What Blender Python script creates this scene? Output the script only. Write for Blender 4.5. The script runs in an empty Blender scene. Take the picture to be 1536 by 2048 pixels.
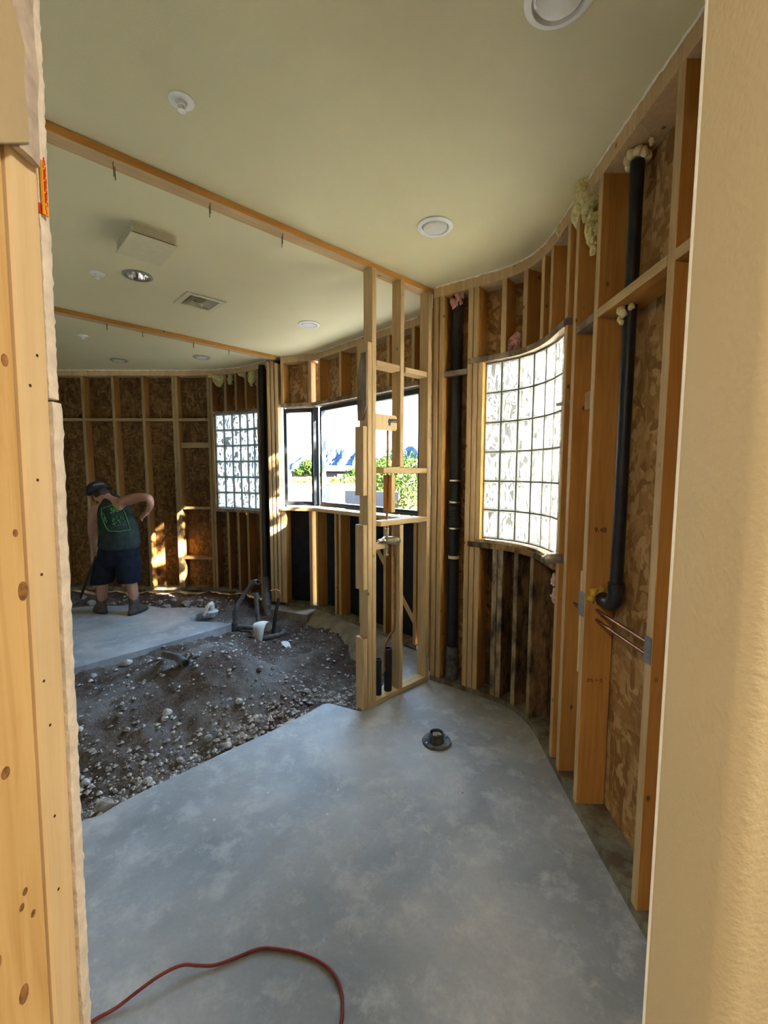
import bpy, bmesh, math, random
import numpy as np
from mathutils import Vector, Matrix
from mathutils.geometry import tessellate_polygon

random.seed(7)
D = bpy.data
SC = bpy.context.scene
COL = SC.collection
V = Vector
PI = math.pi

# ------------------------------------------------------------------ camera
FPX = 880.0
PITCH = math.radians(5.2)
ROLL = math.radians(0.1)
EYE = V((0.0, 0.0, 1.676))
CEIL = 3.05
cam_d = D.cameras.new('camera')
cam_d.sensor_fit = 'HORIZONTAL'
cam_d.sensor_width = 36.0
cam_d.lens = FPX / 1536.0 * 36.0
cam_d.clip_start = 0.02
cam_d.clip_end = 6000
cam = D.objects.new('camera', cam_d)
COL.objects.link(cam)
cam.matrix_world = Matrix.Translation(EYE) @ Matrix.Rotation(PI / 2 - PITCH, 4, 'X') @ Matrix.Rotation(ROLL, 4, 'Z')
SC.camera = cam

# ------------------------------------------------------------------ light
SKY_STRENGTH = 5.0
SUN_STRENGTH = 74.0
SUN_DIR = V((0.88 * 0.927, -0.475 * 0.927, 0.375))      # towards the sun
BACK_LAMP = 28.5
EXPOSURE = 2.46
SC.view_settings.view_transform = 'Standard'
SC.view_settings.look = 'None'
SC.view_settings.gamma = 1.0
SC.view_settings.exposure = EXPOSURE
SC.view_settings.use_curve_mapping = False
cy = SC.cycles
cy.use_denoising = True
cy.max_bounces = 10
cy.diffuse_bounces = 6
cy.glossy_bounces = 4
cy.transmission_bounces = 8
cy.transparent_max_bounces = 12
cy.sample_clamp_indirect = 6.0
cy.caustics_reflective = False
cy.caustics_refractive = True
cy.blur_glossy = 1.0

w = D.worlds.new('sky')
SC.world = w
w.use_nodes = True
nt = w.node_tree
nt.nodes.clear()
o_ = nt.nodes.new('ShaderNodeOutputWorld')
bg = nt.nodes.new('ShaderNodeBackground')
tc = nt.nodes.new('ShaderNodeTexCoord')
sx = nt.nodes.new('ShaderNodeSeparateXYZ')
rp = nt.nodes.new('ShaderNodeValToRGB')
rp.color_ramp.elements[0].position = 0.0
rp.color_ramp.elements[0].color = (0.84, 0.92, 1.0, 1)
rp.color_ramp.elements[1].position = 0.40
rp.color_ramp.elements[1].color = (0.40, 0.65, 1.0, 1)
nt.links.new(tc.outputs['Generated'], sx.inputs[0])
nt.links.new(sx.outputs['Z'], rp.inputs[0])
nt.links.new(rp.outputs[0], bg.inputs[0])
bg.inputs[1].default_value = SKY_STRENGTH
nt.links.new(bg.outputs[0], o_.inputs[0])

sl = D.lights.new('sun', 'SUN')
sl.energy = SUN_STRENGTH
sl.angle = math.radians(0.6)
sl.color = (1.0, 0.89, 0.70)
so = D.objects.new('sun', sl)
COL.objects.link(so)
so.rotation_euler = SUN_DIR.to_track_quat('Z', 'Y').to_euler()
so.location = (8, -4, 6)


def portal(center, normal, wd, ht):
    l = D.lights.new('window_portal', 'AREA')
    l.shape = 'RECTANGLE'
    l.size = wd
    l.size_y = ht
    l.cycles.is_portal = True
    o = D.objects.new('window_portal', l)
    COL.objects.link(o)
    o.location = center
    o.rotation_euler = (-V(normal)).to_track_quat('Z', 'Y').to_euler()   # shines along -Z = normal


# ------------------------------------------------------------------ geometry of the view
def ray(u, v):
    a = (u - 768) / FPX
    b = (1024 - v) / FPX
    cr, sr = math.cos(ROLL), math.sin(ROLL)
    a, b = a * cr - b * sr, a * sr + b * cr
    return V((a, math.cos(PITCH) + b * math.sin(PITCH), -math.sin(PITCH) + b * math.cos(PITCH)))


def on_z(u, v, z=0.0):
    d = ray(u, v)
    return EYE + d * ((z - EYE.z) / d.z)


def on_y(u, v, y):
    d = ray(u, v)
    return EYE + d * (y / d.y)


def on_x(u, v, x):
    d = ray(u, v)
    return EYE + d * (x / d.x)


def on_seg(u, v, a, b, ext=True):
    """where the sight line meets the upright plane over plan points a-b"""
    d = ray(u, v)
    e = (b[0] - a[0], b[1] - a[1])
    den = d.x * e[1] - d.y * e[0]
    t = (a[0] * e[1] - a[1] * e[0]) / den
    p = EYE + d * t
    k = ((p.x - a[0]) * e[0] + (p.y - a[1]) * e[1]) / (e[0] ** 2 + e[1] ** 2)
    return p, k, t


class Curve:
    def __init__(self, pts, step=0.02):
        P = [V((p[0], p[1])) for p in pts]
        P = [P[0] * 2 - P[1]] + P + [P[-1] * 2 - P[-2]]
        out = []
        for i in range(1, len(P) - 2):
            n = max(2, int((P[i + 1] - P[i]).length / step))
            for k in range(n):
                t = k / n
                a, b, c, d = P[i - 1], P[i], P[i + 1], P[i + 2]
                out.append(0.5 * ((2 * b) + (c - a) * t + (2 * a - 5 * b + 4 * c - d) * t * t + (3 * b - a - 3 * c + d) * t ** 3))
        out.append(P[-2])
        self.p = out
        self.s = [0.0]
        for a, b in zip(out, out[1:]):
            self.s.append(self.s[-1] + (b - a).length)
        self.len = self.s[-1]

    def at(self, s):
        s = min(max(s, 0), self.len)
        i = max(0, min(len(self.s) - 2, int(np.searchsorted(self.s, s)) - 1))
        k = (s - self.s[i]) / max(1e-9, self.s[i + 1] - self.s[i])
        p = self.p[i].lerp(self.p[i + 1], k)
        a = self.p[max(0, i - 1)]
        b = self.p[min(len(self.p) - 1, i + 2)]
        t = (b - a).normalized()
        return p, t

    def outward(self, s):
        t = self.at(s)[1]
        return V((-t.y, t.x)) * self.side

    side = 1

    def pt(self, s, off=0.0, z=0.0):
        p = self.at(s)[0] + self.outward(s) * off
        return V((p.x, p.y, z))

    def hit(self, u, v, off=0.0):
        """arc position and height of the sight line on the wall face"""
        best = None
        n = len(self.p)
        q = [self.pt(self.s[i], off) for i in range(n)] if off else [V((p.x, p.y, 0)) for p in self.p]
        for i in range(n - 1):
            p, k, t = on_seg(u, v, q[i], q[i + 1])
            if t > 0 and -0.001 <= k <= 1.001 and (best is None or t < best[2]):
                best = (self.s[i] + k * (self.s[i + 1] - self.s[i]), p.z, t)
        return best


# wall faces in plan (the inner edges of the studs)
CC = Curve([(0.372, 3.43), (0.65, 3.222), (0.882, 3.015), (0.968, 2.775), (0.966, 2.47), (0.955, 2.1), (0.949, 1.7), (0.948, 0.51)])
DD = Curve([(-1.335, 5.44), (-1.61, 5.72), (-1.92, 5.94), (-2.28, 6.07), (-2.7, 6.12), (-3.4, 6.12), (-5.58, 6.12)])
DD.side = -1
BB = Curve([(-0.83, 5.29), (0.317, 4.02), (0.53, 3.784)])
BB.side = 1
AA = Curve([(-1.30, 5.42), (-0.83, 5.29)])
AA.side = 1


# ------------------------------------------------------------------ mesh builder
class MB:
    def __init__(self):
        self.v, self.f, self.m = [], [], []

    def add(self, vs, fs, mi=0):
        n = len(self.v)
        self.v += [tuple(x) for x in vs]
        self.f += [tuple(i + n for i in f) for f in fs]
        self.m += [mi] * len(fs) if isinstance(mi, int) else list(mi)
        return self

    def hexa(self, b, t, mi=0):
        """b, t: four corners each, same winding (counter-clockwise from above)"""
        vs = list(b) + list(t)
        fs = [(3, 2, 1, 0), (4, 5, 6, 7)] + [(i, (i + 1) % 4, 4 + (i + 1) % 4, 4 + i) for i in range(4)]
        return self.add(vs, fs, mi)

    def box(self, lo, hi, mi=0):
        a, b = lo, hi
        return self.hexa([(a[0], a[1], a[2]), (b[0], a[1], a[2]), (b[0], b[1], a[2]), (a[0], b[1], a[2])],
                         [(a[0], a[1], b[2]), (b[0], a[1], b[2]), (b[0], b[1], b[2]), (a[0], b[1], b[2])], mi)

    def obox(self, c, ex, ey, ez, mi=0):
        """centre and three half-edge vectors"""
        c, ex, ey, ez = V(c), V(ex), V(ey), V(ez)
        q = [c - ex - ey, c + ex - ey, c + ex + ey, c - ex + ey]
        return self.hexa([p - ez for p in q], [p + ez for p in q], mi)

    def prism(self, poly, z0, z1, mi=0):
        n = len(poly)
        vs = [(p[0], p[1], z0) for p in poly] + [(p[0], p[1], z1) for p in poly]
        fs = [tuple(range(n - 1, -1, -1)), tuple(range(n, 2 * n))]
        fs += [(i, (i + 1) % n, n + (i + 1) % n, n + i) for i in range(n)]
        return self.add(vs, fs, mi)

    def strip(self, cv, s0, s1, o0, o1, z0, z1, mi=0, step=0.06):
        """a band that follows a wall curve"""
        n = max(1, int(abs(s1 - s0) / step))
        ss = [s0 + (s1 - s0) * i / n for i in range(n + 1)]
        vs = []
        for s in ss:
            a, b = cv.pt(s, o0), cv.pt(s, o1)
            vs += [(a.x, a.y, z0), (b.x, b.y, z0), (b.x, b.y, z1), (a.x, a.y, z1)]
        fs = []
        for i in range(n):
            q = 4 * i
            for k in range(4):
                fs.append((q + k, q + 4 + k, q + 4 + (k + 1) % 4, q + (k + 1) % 4))
        fs += [(0, 1, 2, 3), (4 * n + 3, 4 * n + 2, 4 * n + 1, 4 * n)]
        return self.add(vs, fs, mi)

    def tube(self, path, r, n=14, mi=0, cap=True, hollow=0.0):
        P = [V(p) for p in path]
        rs = r if isinstance(r, (list, tuple)) else [r] * len(P)
        T = []
        for i in range(len(P)):
            a = P[max(0, i - 1)]
            b = P[min(len(P) - 1, i + 1)]
            T.append((b - a).normalized())
        x = T[0].orthogonal().normalized()
        vs, fs = [], []
        for i, p in enumerate(P):
            x = (x - T[i] * x.dot(T[i])).normalized()
            y = T[i].cross(x)
            for k in range(n):
                a = 2 * PI * k / n
                vs.append(p + (x * math.cos(a) + y * math.sin(a)) * rs[i])
        for i in range(len(P) - 1):
            for k in range(n):
                fs.append((i * n + k, i * n + (k + 1) % n, (i + 1) * n + (k + 1) % n, (i + 1) * n + k))
        if cap:
            if hollow:
                for e, pi in ((0, 0), (1, len(P) - 1)):
                    base = len(vs)
                    c = P[pi]
                    inn = T[pi] * (0.03 if e == 0 else -0.03)
                    ring = [V(vs[pi * n + k]) for k in range(n)]
                    vs += [c + (q - c) * hollow for q in ring]
                    vs += [c + (q - c) * hollow + inn for q in ring]
                    for k in range(n):
                        k2 = (k + 1) % n
                        fs.append((pi * n + k, pi * n + k2, base + k2, base + k))
                        fs.append((base + k, base + k2, base + n + k2, base + n + k))
                    fs.append(tuple(base + n + k for k in range(n)))
            else:
                fs += [tuple(range(n - 1, -1, -1)), tuple((len(P) - 1) * n + k for k in range(n))]
        return self.add(vs, fs, mi)

    def lathe(self, prof, org=(0, 0, 0), axis=(0, 0, 1), n=28, mi=0):
        """prof: (radius, height) pairs, turned round the axis"""
        z = V(axis).normalized()
        x = z.orthogonal().normalized()
        y = z.cross(x)
        org = V(org)
        vs, fs = [], []
        for r, h in prof:
            for k in range(n):
                a = 2 * PI * k / n
                vs.append(org + z * h + (x * math.cos(a) + y * math.sin(a)) * max(r, 1e-5))
        for i in range(len(prof) - 1):
            for k in range(n):
                fs.append((i * n + k, i * n + (k + 1) % n, (i + 1) * n + (k + 1) % n, (i + 1) * n + k))
        return self.add(vs, fs, mi)

    def loft(self, rings, mi=0, cap=True, n=20):
        """rings: (centre, x half-vector, y half-vector)"""
        vs, fs = [], []
        for c, a, b in rings:
            for k in range(n):
                t = 2 * PI * k / n
                vs.append(V(c) + V(a) * math.cos(t) + V(b) * math.sin(t))
        for i in range(len(rings) - 1):
            for k in range(n):
                fs.append((i * n + k, i * n + (k + 1) % n, (i + 1) * n + (k + 1) % n, (i + 1) * n + k))
        if cap:
            fs += [tuple(range(n - 1, -1, -1)), tuple((len(rings) - 1) * n + k for k in range(n))]
        return self.add(vs, fs, mi)

    def blob(self, c, r, sub=2, noise=0.25, seed=0, squash=1.0, mi=0):
        rnd = random.Random(seed)
        bm = bmesh.new()
        bmesh.ops.create_icosphere(bm, subdivisions=sub, radius=1.0)
        rr = r if isinstance(r, (tuple, list)) else (r, r, r * squash)
        ph = [(V((rnd.uniform(-1, 1), rnd.uniform(-1, 1), rnd.uniform(-1, 1))).normalized(), rnd.uniform(1.5, 4), rnd.uniform(0, 6)) for _ in range(6)]
        vs = []
        for q in bm.verts:
            d = q.co.normalized()
            k = 1 + noise * sum(math.sin(d.dot(a) * f * 1.7 + p) for a, f, p in ph) / 3
            vs.append((c[0] + d.x * rr[0] * k, c[1] + d.y * rr[1] * k, c[2] + d.z * rr[2] * k))
        fs = [tuple(x.index for x in f.verts) for f in bm.faces]
        bm.free()
        return self.add(vs, fs, mi)

    def build(self, name, mats, parent=None, smooth=False, loc=None, fix=True, bevel=0.0):
        me = D.meshes.new(name)
        vs = self.v
        if loc is None and parent is None and vs:
            a = np.array(vs)
            lo, hi = a.min(0), a.max(0)
            loc = ((lo[0] + hi[0]) / 2, (lo[1] + hi[1]) / 2, lo[2])
        off = V(loc) if loc is not None else V((0, 0, 0))
        if parent is not None:
            off = parent.matrix_world.translation.copy() if loc is None else off
        me.from_pydata([(p[0] - off[0], p[1] - off[1], p[2] - off[2]) for p in vs], [], self.f)
        if not isinstance(mats, (list, tuple)):
            mats = [mats]
        for m in mats:
            me.materials.append(m)
        me.polygons.foreach_set('material_index', self.m)
        if fix:
            bm = bmesh.new()
            bm.from_mesh(me)
            bmesh.ops.recalc_face_normals(bm, faces=bm.faces)
            bm.to_mesh(me)
            bm.free()
        if smooth:
            me.polygons.foreach_set('use_smooth', [True] * len(me.polygons))
            if smooth is not True:
                me.set_sharp_from_angle(angle=math.radians(smooth))
        me.update()
        o = D.objects.new(name, me)
        COL.objects.link(o)
        o.location = off
        if parent is not None:
            o.parent = parent
            o.matrix_parent_inverse = parent.matrix_world.inverted()
            o.matrix_world = Matrix.Translation(off)
        else:
            o.matrix_world = Matrix.Translation(off)
        if bevel:
            bv = o.modifiers.new('bevel', 'BEVEL')
            bv.width = bevel
            bv.segments = 2
            bv.limit_method = 'ANGLE'
        return o


def tag(o, label=None, cat=None, group=None, kind=None):
    if label:
        o['label'] = label
    if cat:
        o['category'] = cat
    if group:
        o['group'] = group
    if kind:
        o['kind'] = kind
    return o


def struct(o, label=None, cat=None):
    return tag(o, label, cat, kind='structure')


def empty(name, loc, label=None, cat=None, group=None):
    o = D.objects.new(name, None)
    COL.objects.link(o)
    o.location = loc
    o.matrix_world = Matrix.Translation(V(loc))
    o.empty_display_size = 0.1
    return tag(o, label, cat, group)


def board(name, p0, p1, depth_dir, d=0.14, t=0.038, mats=None, parent=None, shift=0.0):
    """a sawn board from p0 to p1 (middle of its front edge); depth_dir points from that edge into the board"""
    p0, p1 = V(p0), V(p1)
    z = (p1 - p0).normalized()
    y = V(depth_dir)
    y = (y - z * y.dot(z)).normalized()
    x = y.cross(z)
    L = (p1 - p0).length
    c = min(0.0025, t * 0.12)
    prof = [(-t / 2 + c, 0), (t / 2 - c, 0), (t / 2, c), (t / 2, d - c), (t / 2 - c, d), (-t / 2 + c, d), (-t / 2, d - c), (-t / 2, c)]
    vs = [(a + shift, b, 0) for a, b in prof] + [(a + shift, b, L) for a, b in prof]
    n = 8
    fs = [tuple(range(n - 1, -1, -1)), tuple(range(n, 2 * n))]
    mi = [1, 1]
    kinds = [1, 1, 0, 1, 1, 1, 0, 1]
    for i in range(n):
        fs.append((i, (i + 1) % n, n + (i + 1) % n, n + i))
        mi.append(kinds[i])
    me = D.meshes.new(name)
    me.from_pydata(vs, [], fs)
    for m in (mats or (M['wood'], M['edge'])):
        me.materials.append(m)
    me.polygons.foreach_set('material_index', mi)
    me.update()
    o = D.objects.new(name, me)
    COL.objects.link(o)
    mw = Matrix((x, y, z)).transposed().to_4x4()
    mw.translation = p0
    o.matrix_world = mw
    if parent is not None:
        o.parent = parent
        o.matrix_parent_inverse = parent.matrix_world.inverted()
    return o


# ------------------------------------------------------------------ materials
M = {}


class NT:
    def __init__(self, name):
        self.mat = D.materials.new(name)
        self.mat.use_nodes = True
        self.t = self.mat.node_tree
        self.t.nodes.clear()
        self.out = self.n('ShaderNodeOutputMaterial')
        M[name] = self.mat

    def n(self, typ, **kw):
        q = self.t.nodes.new(typ)
        for k, v in kw.items():
            if k.startswith('_'):
                setattr(q, k[1:], v)
        for k, v in kw.items():
            if not k.startswith('_'):
                key = k if k in q.inputs else k.replace('_', ' ')
                q.inputs[key].default_value = v
        return q

    def l(self, a, b):
        self.t.links.new(a, b)

    def coord(self, scale=(1, 1, 1), rand=True, kind='Object'):
        tc = self.n('ShaderNodeTexCoord')
        mp = self.n('ShaderNodeMapping')
        mp.inputs['Scale'].default_value = scale
        self.l(tc.outputs[kind], mp.inputs['Vector'])
        if rand:
            oi = self.n('ShaderNodeObjectInfo')
            mu = self.n('ShaderNodeVectorMath', _operation='SCALE')
            cb = self.n('ShaderNodeCombineXYZ')
            self.l(oi.outputs['Random'], cb.inputs[0])
            self.l(oi.outputs['Random'], cb.inputs[2])
            self.l(cb.outputs[0], mu.inputs[0])
            mu.inputs['Scale'].default_value = 37.0
            self.l(mu.outputs[0], mp.inputs['Location'])
        return mp.outputs[0]

    def noise(self, vec, scale, detail=4, rough=0.55, dist=0.0):
        q = self.n('ShaderNodeTexNoise')
        q.inputs['Scale'].default_value = scale
        q.inputs['Detail'].default_value = detail
        q.inputs['Roughness'].default_value = rough
        q.inputs['Distortion'].default_value = dist
        self.l(vec, q.inputs['Vector'])
        return q.outputs['Fac']

    def ramp(self, fac, stops):
        r = self.n('ShaderNodeValToRGB')
        e = r.color_ramp.elements
        while len(e) < len(stops):
            e.new(0.5)
        for i, (p, c) in enumerate(stops):
            e[i].position = p
            e[i].color = (c[0], c[1], c[2], 1) if not isinstance(c, (int, float)) else (c, c, c, 1)
        self.l(fac, r.inputs[0])
        return r.outputs[0]

    def mix(self, fac, a, b, mode='MIX'):
        q = self.n('ShaderNodeMix', _data_type='RGBA', _blend_type=mode)
        for sock, val in ((q.inputs[0], fac), (q.inputs[6], a), (q.inputs[7], b)):
            if hasattr(val, 'is_output'):
                self.l(val, sock)
            elif isinstance(val, (int, float)):
                sock.default_value = val
            else:
                sock.default_value = (val[0], val[1], val[2], 1)
        return q.outputs[2]

    def bump(self, h, strength=0.3, dist=0.01):
        b = self.n('ShaderNodeBump')
        b.inputs['Strength'].default_value = strength
        b.inputs['Distance'].default_value = dist
        self.l(h, b.inputs['Height'])
        return b.outputs[0]

    def pbr(self, col, rough=0.8, normal=None, metal=0.0, spec=0.3):
        p = self.n('ShaderNodeBsdfPrincipled')
        for key, val in (('Base Color', col), ('Roughness', rough), ('Metallic', metal), ('Specular IOR Level', spec)):
            s = p.inputs[key]
            if hasattr(val, 'is_output'):
                self.l(val, s)
            elif isinstance(val, (int, float)):
                s.default_value = val
            else:
                s.default_value = (val[0], val[1], val[2], 1)
        if normal is not None:
            self.l(normal, p.inputs['Normal'])
        self.l(p.outputs[0], self.out.inputs[0])
        return p


def plain(name, col, rough=0.7, metal=0.0, spec=0.3, var=0.12, scale=20, bump=0.0):
    t = NT(name)
    c = t.coord(rand=False)
    n = t.noise(c, scale, 4)
    dark = [x * (1 - var) for x in col]
    lite = [min(1, x * (1 + var)) for x in col]
    colr = t.ramp(n, [(0.3, dark), (0.7, lite)])
    t.pbr(colr, rough, t.bump(n, bump) if bump else None, metal, spec)
    return t


def wood(name, a, b, c, knots=True, rough=0.75, dirt=None):
    """sawn softwood, grain along local Z"""
    t = NT(name)
    v = t.coord((1, 1, 0.06))
    base = t.noise(v, 55, 5, 0.6, 0.6)
    col = t.ramp(base, [(0.25, a), (0.5, b), (0.78, c)])
    v2 = t.coord((1, 1, 0.35))
    big = t.noise(v2, 6, 2)
    col = t.mix(t.ramp(big, [(0.3, 0.0), (0.75, 0.45)]), col, [x * 0.72 for x in a])
    if knots:
        v3 = t.coord((1, 1, 0.7))
        vo = t.n('ShaderNodeTexVoronoi', Scale=9.0)
        t.l(v3, vo.inputs['Vector'])
        k = t.ramp(vo.outputs['Distance'], [(0.03, 1.0), (0.11, 0.0)])
        col = t.mix(k, col, [x * 0.28 for x in a])
    if dirt:
        v4 = t.coord((1, 1, 0.5))
        g = t.ramp(t.noise(v4, 9, 5, 0.65), [(0.42, 0.0), (0.62, 1.0)])
        col = t.mix(g, col, dirt)
    t.pbr(col, rough, t.bump(base, 0.25, 0.004), spec=0.2)
    return t


def make_materials():
    wood('wood', (0.38, 0.165, 0.035), (0.48, 0.225, 0.052), (0.55, 0.285, 0.078))
    wood('edge', (0.40, 0.265, 0.12), (0.50, 0.345, 0.175), (0.58, 0.43, 0.25))
    wood('woodshaded', (0.20, 0.085, 0.02), (0.26, 0.12, 0.028), (0.31, 0.155, 0.042))  # same lumber as wood and edge, darkened to paint in the far wall's dimness
    wood('edgeshaded', (0.25, 0.165, 0.075), (0.31, 0.215, 0.105), (0.37, 0.27, 0.15))
    wood('dustwood', (0.46, 0.31, 0.155), (0.56, 0.395, 0.21), (0.64, 0.48, 0.29))
    wood('pale', (0.55, 0.38, 0.19), (0.66, 0.48, 0.26), (0.74, 0.57, 0.36))
    wood('jambwood', (0.70, 0.51, 0.27), (0.79, 0.60, 0.34), (0.84, 0.67, 0.43))
    wood('jambface', (0.60, 0.36, 0.125), (0.77, 0.525, 0.225), (0.83, 0.61, 0.29))
    wood('treated', (0.16, 0.15, 0.105), (0.22, 0.21, 0.15), (0.30, 0.27, 0.19), knots=False, dirt=(0.10, 0.08, 0.05))
    wood('rotwood', (0.16, 0.085, 0.03), (0.25, 0.14, 0.055), (0.36, 0.25, 0.14), dirt=(0.035, 0.024, 0.016))
    wood('rotedge', (0.25, 0.18, 0.10), (0.34, 0.26, 0.16), (0.42, 0.34, 0.24), dirt=(0.06, 0.045, 0.03))
    wood('greywood', (0.21, 0.155, 0.105), (0.29, 0.215, 0.15), (0.36, 0.28, 0.20), knots=False, dirt=(0.13, 0.09, 0.055))

    def osb(name, cols, scale=26, stain=None):
        t = NT(name)
        outs = []
        for i, sc in enumerate(((1.0, 1.0, 0.30), (0.55, 0.55, 0.8))):
            v = t.coord(sc, rand=False)
            nz = t.n('ShaderNodeTexNoise', Scale=7.0)
            t.l(v, nz.inputs['Vector'])
            ad = t.n('ShaderNodeVectorMath', _operation='ADD')
            scl = t.n('ShaderNodeVectorMath', _operation='SCALE')
            scl.inputs['Scale'].default_value = 0.16
            t.l(nz.outputs['Color'], scl.inputs[0])
            t.l(v, ad.inputs[0])
            t.l(scl.outputs[0], ad.inputs[1])
            vo = t.n('ShaderNodeTexVoronoi', Scale=scale * (1 + 0.5 * i))
            t.l(ad.outputs[0], vo.inputs['Vector'])
            sep = t.n('ShaderNodeSeparateColor')
            t.l(vo.outputs['Color'], sep.inputs[0])
            outs.append(sep.outputs[0])
        v = t.coord((1, 1, 1), rand=False)
        m = t.mix(t.ramp(t.noise(v, 16, 2), [(0.45, 0.0), (0.55, 1.0)]), outs[0], outs[1])
        col = t.ramp(m, [(0.1, cols[0]), (0.45, cols[1]), (0.7, cols[2]), (0.95, cols[3])])
        fine = t.noise(t.coord((1, 1, 0.25), rand=False), 130, 3)
        col = t.mix(0.35, col, t.ramp(fine, [(0.2, 0.35), (0.8, 1.0)]), 'MULTIPLY')
        if stain:
            g = t.ramp(t.noise(t.coord((1, 1, 0.4), rand=False), 5, 5, 0.65), [(0.42, 0.0), (0.6, 1.0)])
            col = t.mix(g, col, stain)
        t.pbr(col, 0.75, t.bump(m, 0.25, 0.004), spec=0.25)
    osb('osb', ((0.25, 0.125, 0.04), (0.36, 0.195, 0.068), (0.43, 0.25, 0.095), (0.52, 0.335, 0.155)), 20)
    osb('osbshaded', ((0.085, 0.042, 0.012), (0.14, 0.072, 0.02), (0.185, 0.098, 0.03), (0.24, 0.14, 0.052)))  # darker copy of osb: the far wall's shade is put into the colour
    osb('osbrot', ((0.10, 0.04, 0.012), (0.19, 0.075, 0.02), (0.26, 0.11, 0.03), (0.30, 0.15, 0.05)), stain=(0.04, 0.022, 0.012))

    # painted drywall (tan, orange-peel texture)
    def paint(name, col, sc=160, b=0.35):
        t = NT(name)
        v = t.coord(rand=False)
        n = t.noise(v, sc, 3, 0.5)
        big = t.noise(v, 1.3, 3)
        cc = t.ramp(big, [(0.3, [x * 0.95 for x in col]), (0.7, [min(1, x * 1.03) for x in col])])
        t.pbr(cc, 0.6, t.bump(n, b, 0.003), spec=0.25)
    paint('ceilpaint', (0.63, 0.575, 0.36), 120, 0.25)
    paint('wallpaint', (0.47, 0.385, 0.235), 150, 0.35)
    paint('backpaint', (0.72, 0.60, 0.38), 150, 0.2)
    plain('gypsum', (0.73, 0.66, 0.56), 0.9, spec=0.05, var=0.14, scale=60, bump=0.4)
    plain('tornpaper', (0.50, 0.43, 0.36), 0.9, spec=0.05, var=0.25, scale=35, bump=0.3)
    plain('whitepaper', (0.80, 0.76, 0.66), 0.9, spec=0.05, var=0.1, scale=40)

    # concrete slab
    t = NT('concrete')
    v = t.coord(rand=False)
    n1 = t.noise(v, 1.7, 6, 0.6, 0.4)
    n2 = t.noise(v, 7, 8, 0.72, 0.15)
    n3 = t.noise(v, 70, 3, 0.6)
    col = t.ramp(n1, [(0.32, (0.22, 0.235, 0.25)), (0.52, (0.33, 0.345, 0.36)), (0.70, (0.43, 0.44, 0.445))])
    col = t.mix(t.ramp(n2, [(0.50, 0.0), (0.68, 0.65)]), col, (0.55, 0.56, 0.57))
    col = t.mix(t.ramp(t.noise(v, 5.1, 8, 0.75, 0.25), [(0.60, 0.0), (0.68, 0.5)]), col, (0.57, 0.545, 0.49))
    col = t.mix(t.ramp(t.noise(v, 0.9, 3), [(0.5, 0.0), (0.72, 0.55)]), col, (0.40, 0.355, 0.30))
    col = t.mix(0.3, col, t.ramp(n3, [(0.2, 0.55), (0.8, 1.0)]), 'MULTIPLY')
    vo = t.n('ShaderNodeTexVoronoi', Scale=7.0)
    t.l(v, vo.inputs['Vector'])
    chip = t.ramp(vo.outputs['Distance'], [(0.03, 1.0), (0.06, 0.0)])
    chip = t.mix(t.ramp(t.noise(v, 3.3, 2), [(0.50, 0.0), (0.56, 1.0)]), (0, 0, 0), chip)
    col = t.mix(chip, col, (0.60, 0.57, 0.52))
    vo2 = t.n('ShaderNodeTexVoronoi', Scale=4.3)
    t.l(v, vo2.inputs['Vector'])
    col = t.mix(t.ramp(vo2.outputs['Distance'], [(0.012, 0.9), (0.03, 0.0)]), col, (0.08, 0.075, 0.07))
    rg = t.ramp(n2, [(0.3, 0.50), (0.7, 0.72)])
    t.pbr(col, rg, t.bump(n3, 0.15, 0.003), spec=0.35)
    plain('footing', (0.25, 0.23, 0.19), 0.9, var=0.3, scale=9, bump=0.5, spec=0.1)

    # dirt: red-brown subsoil with grey dust
    t = NT('dirt')
    v = t.coord(rand=False)
    n1 = t.noise(v, 1.9, 5, 0.62, 0.4)
    n2 = t.noise(v, 30, 6, 0.78)
    n3 = t.noise(v, 110, 3, 0.7)
    col = t.ramp(n1, [(0.36, (0.105, 0.045, 0.026)), (0.47, (0.135, 0.088, 0.066)), (0.58, (0.26, 0.225, 0.20)), (0.70, (0.38, 0.35, 0.32))])
    col = t.mix(t.ramp(n2, [(0.35, 0.0), (0.68, 0.7)]), col, (0.21, 0.178, 0.158))
    col = t.mix(t.ramp(n2, [(0.30, 0.85), (0.44, 0.0)]), col, (0.045, 0.026, 0.018))
    col = t.mix(t.ramp(n3, [(0.60, 0.0), (0.70, 0.85)]), col, (0.44, 0.41, 0.38))
    h = t.mix(0.5, n2, n3)
    t.pbr(col, 0.95, t.bump(h, 1.0, 0.05), spec=0.05)
    plain('gravelgrey', (0.33, 0.295, 0.265), 0.95, var=0.35, scale=24, spec=0.08, bump=0.4)
    plain('rockpale', (0.50, 0.47, 0.44), 0.95, var=0.25, scale=18, spec=0.08, bump=0.5)

    t = NT('abs')
    v = t.coord(rand=False)
    n = t.noise(v, 7, 5, 0.7)
    t.pbr(t.ramp(n, [(0.45, (0.007, 0.0075, 0.009)), (0.85, (0.03, 0.028, 0.027))]), t.ramp(n, [(0.3, 0.34), (0.7, 0.55)]), spec=0.35)
    t = NT('absdusty')
    v = t.coord(rand=False)
    n = t.noise(v, 12, 6, 0.7)
    t.pbr(t.ramp(n, [(0.35, (0.03, 0.032, 0.037)), (0.7, (0.17, 0.165, 0.16))]), 0.65, spec=0.4)
    plain('felt', (0.012, 0.012, 0.015), 0.85, var=0.4, scale=12, spec=0.2)
    plain('copper', (0.36, 0.17, 0.10), 0.42, metal=0.9, var=0.35, scale=25)
    plain('brass', (0.46, 0.41, 0.32), 0.4, metal=0.85, var=0.3, scale=40)
    plain('steel', (0.35, 0.37, 0.39), 0.45, metal=0.85, var=0.15, scale=30)
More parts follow.
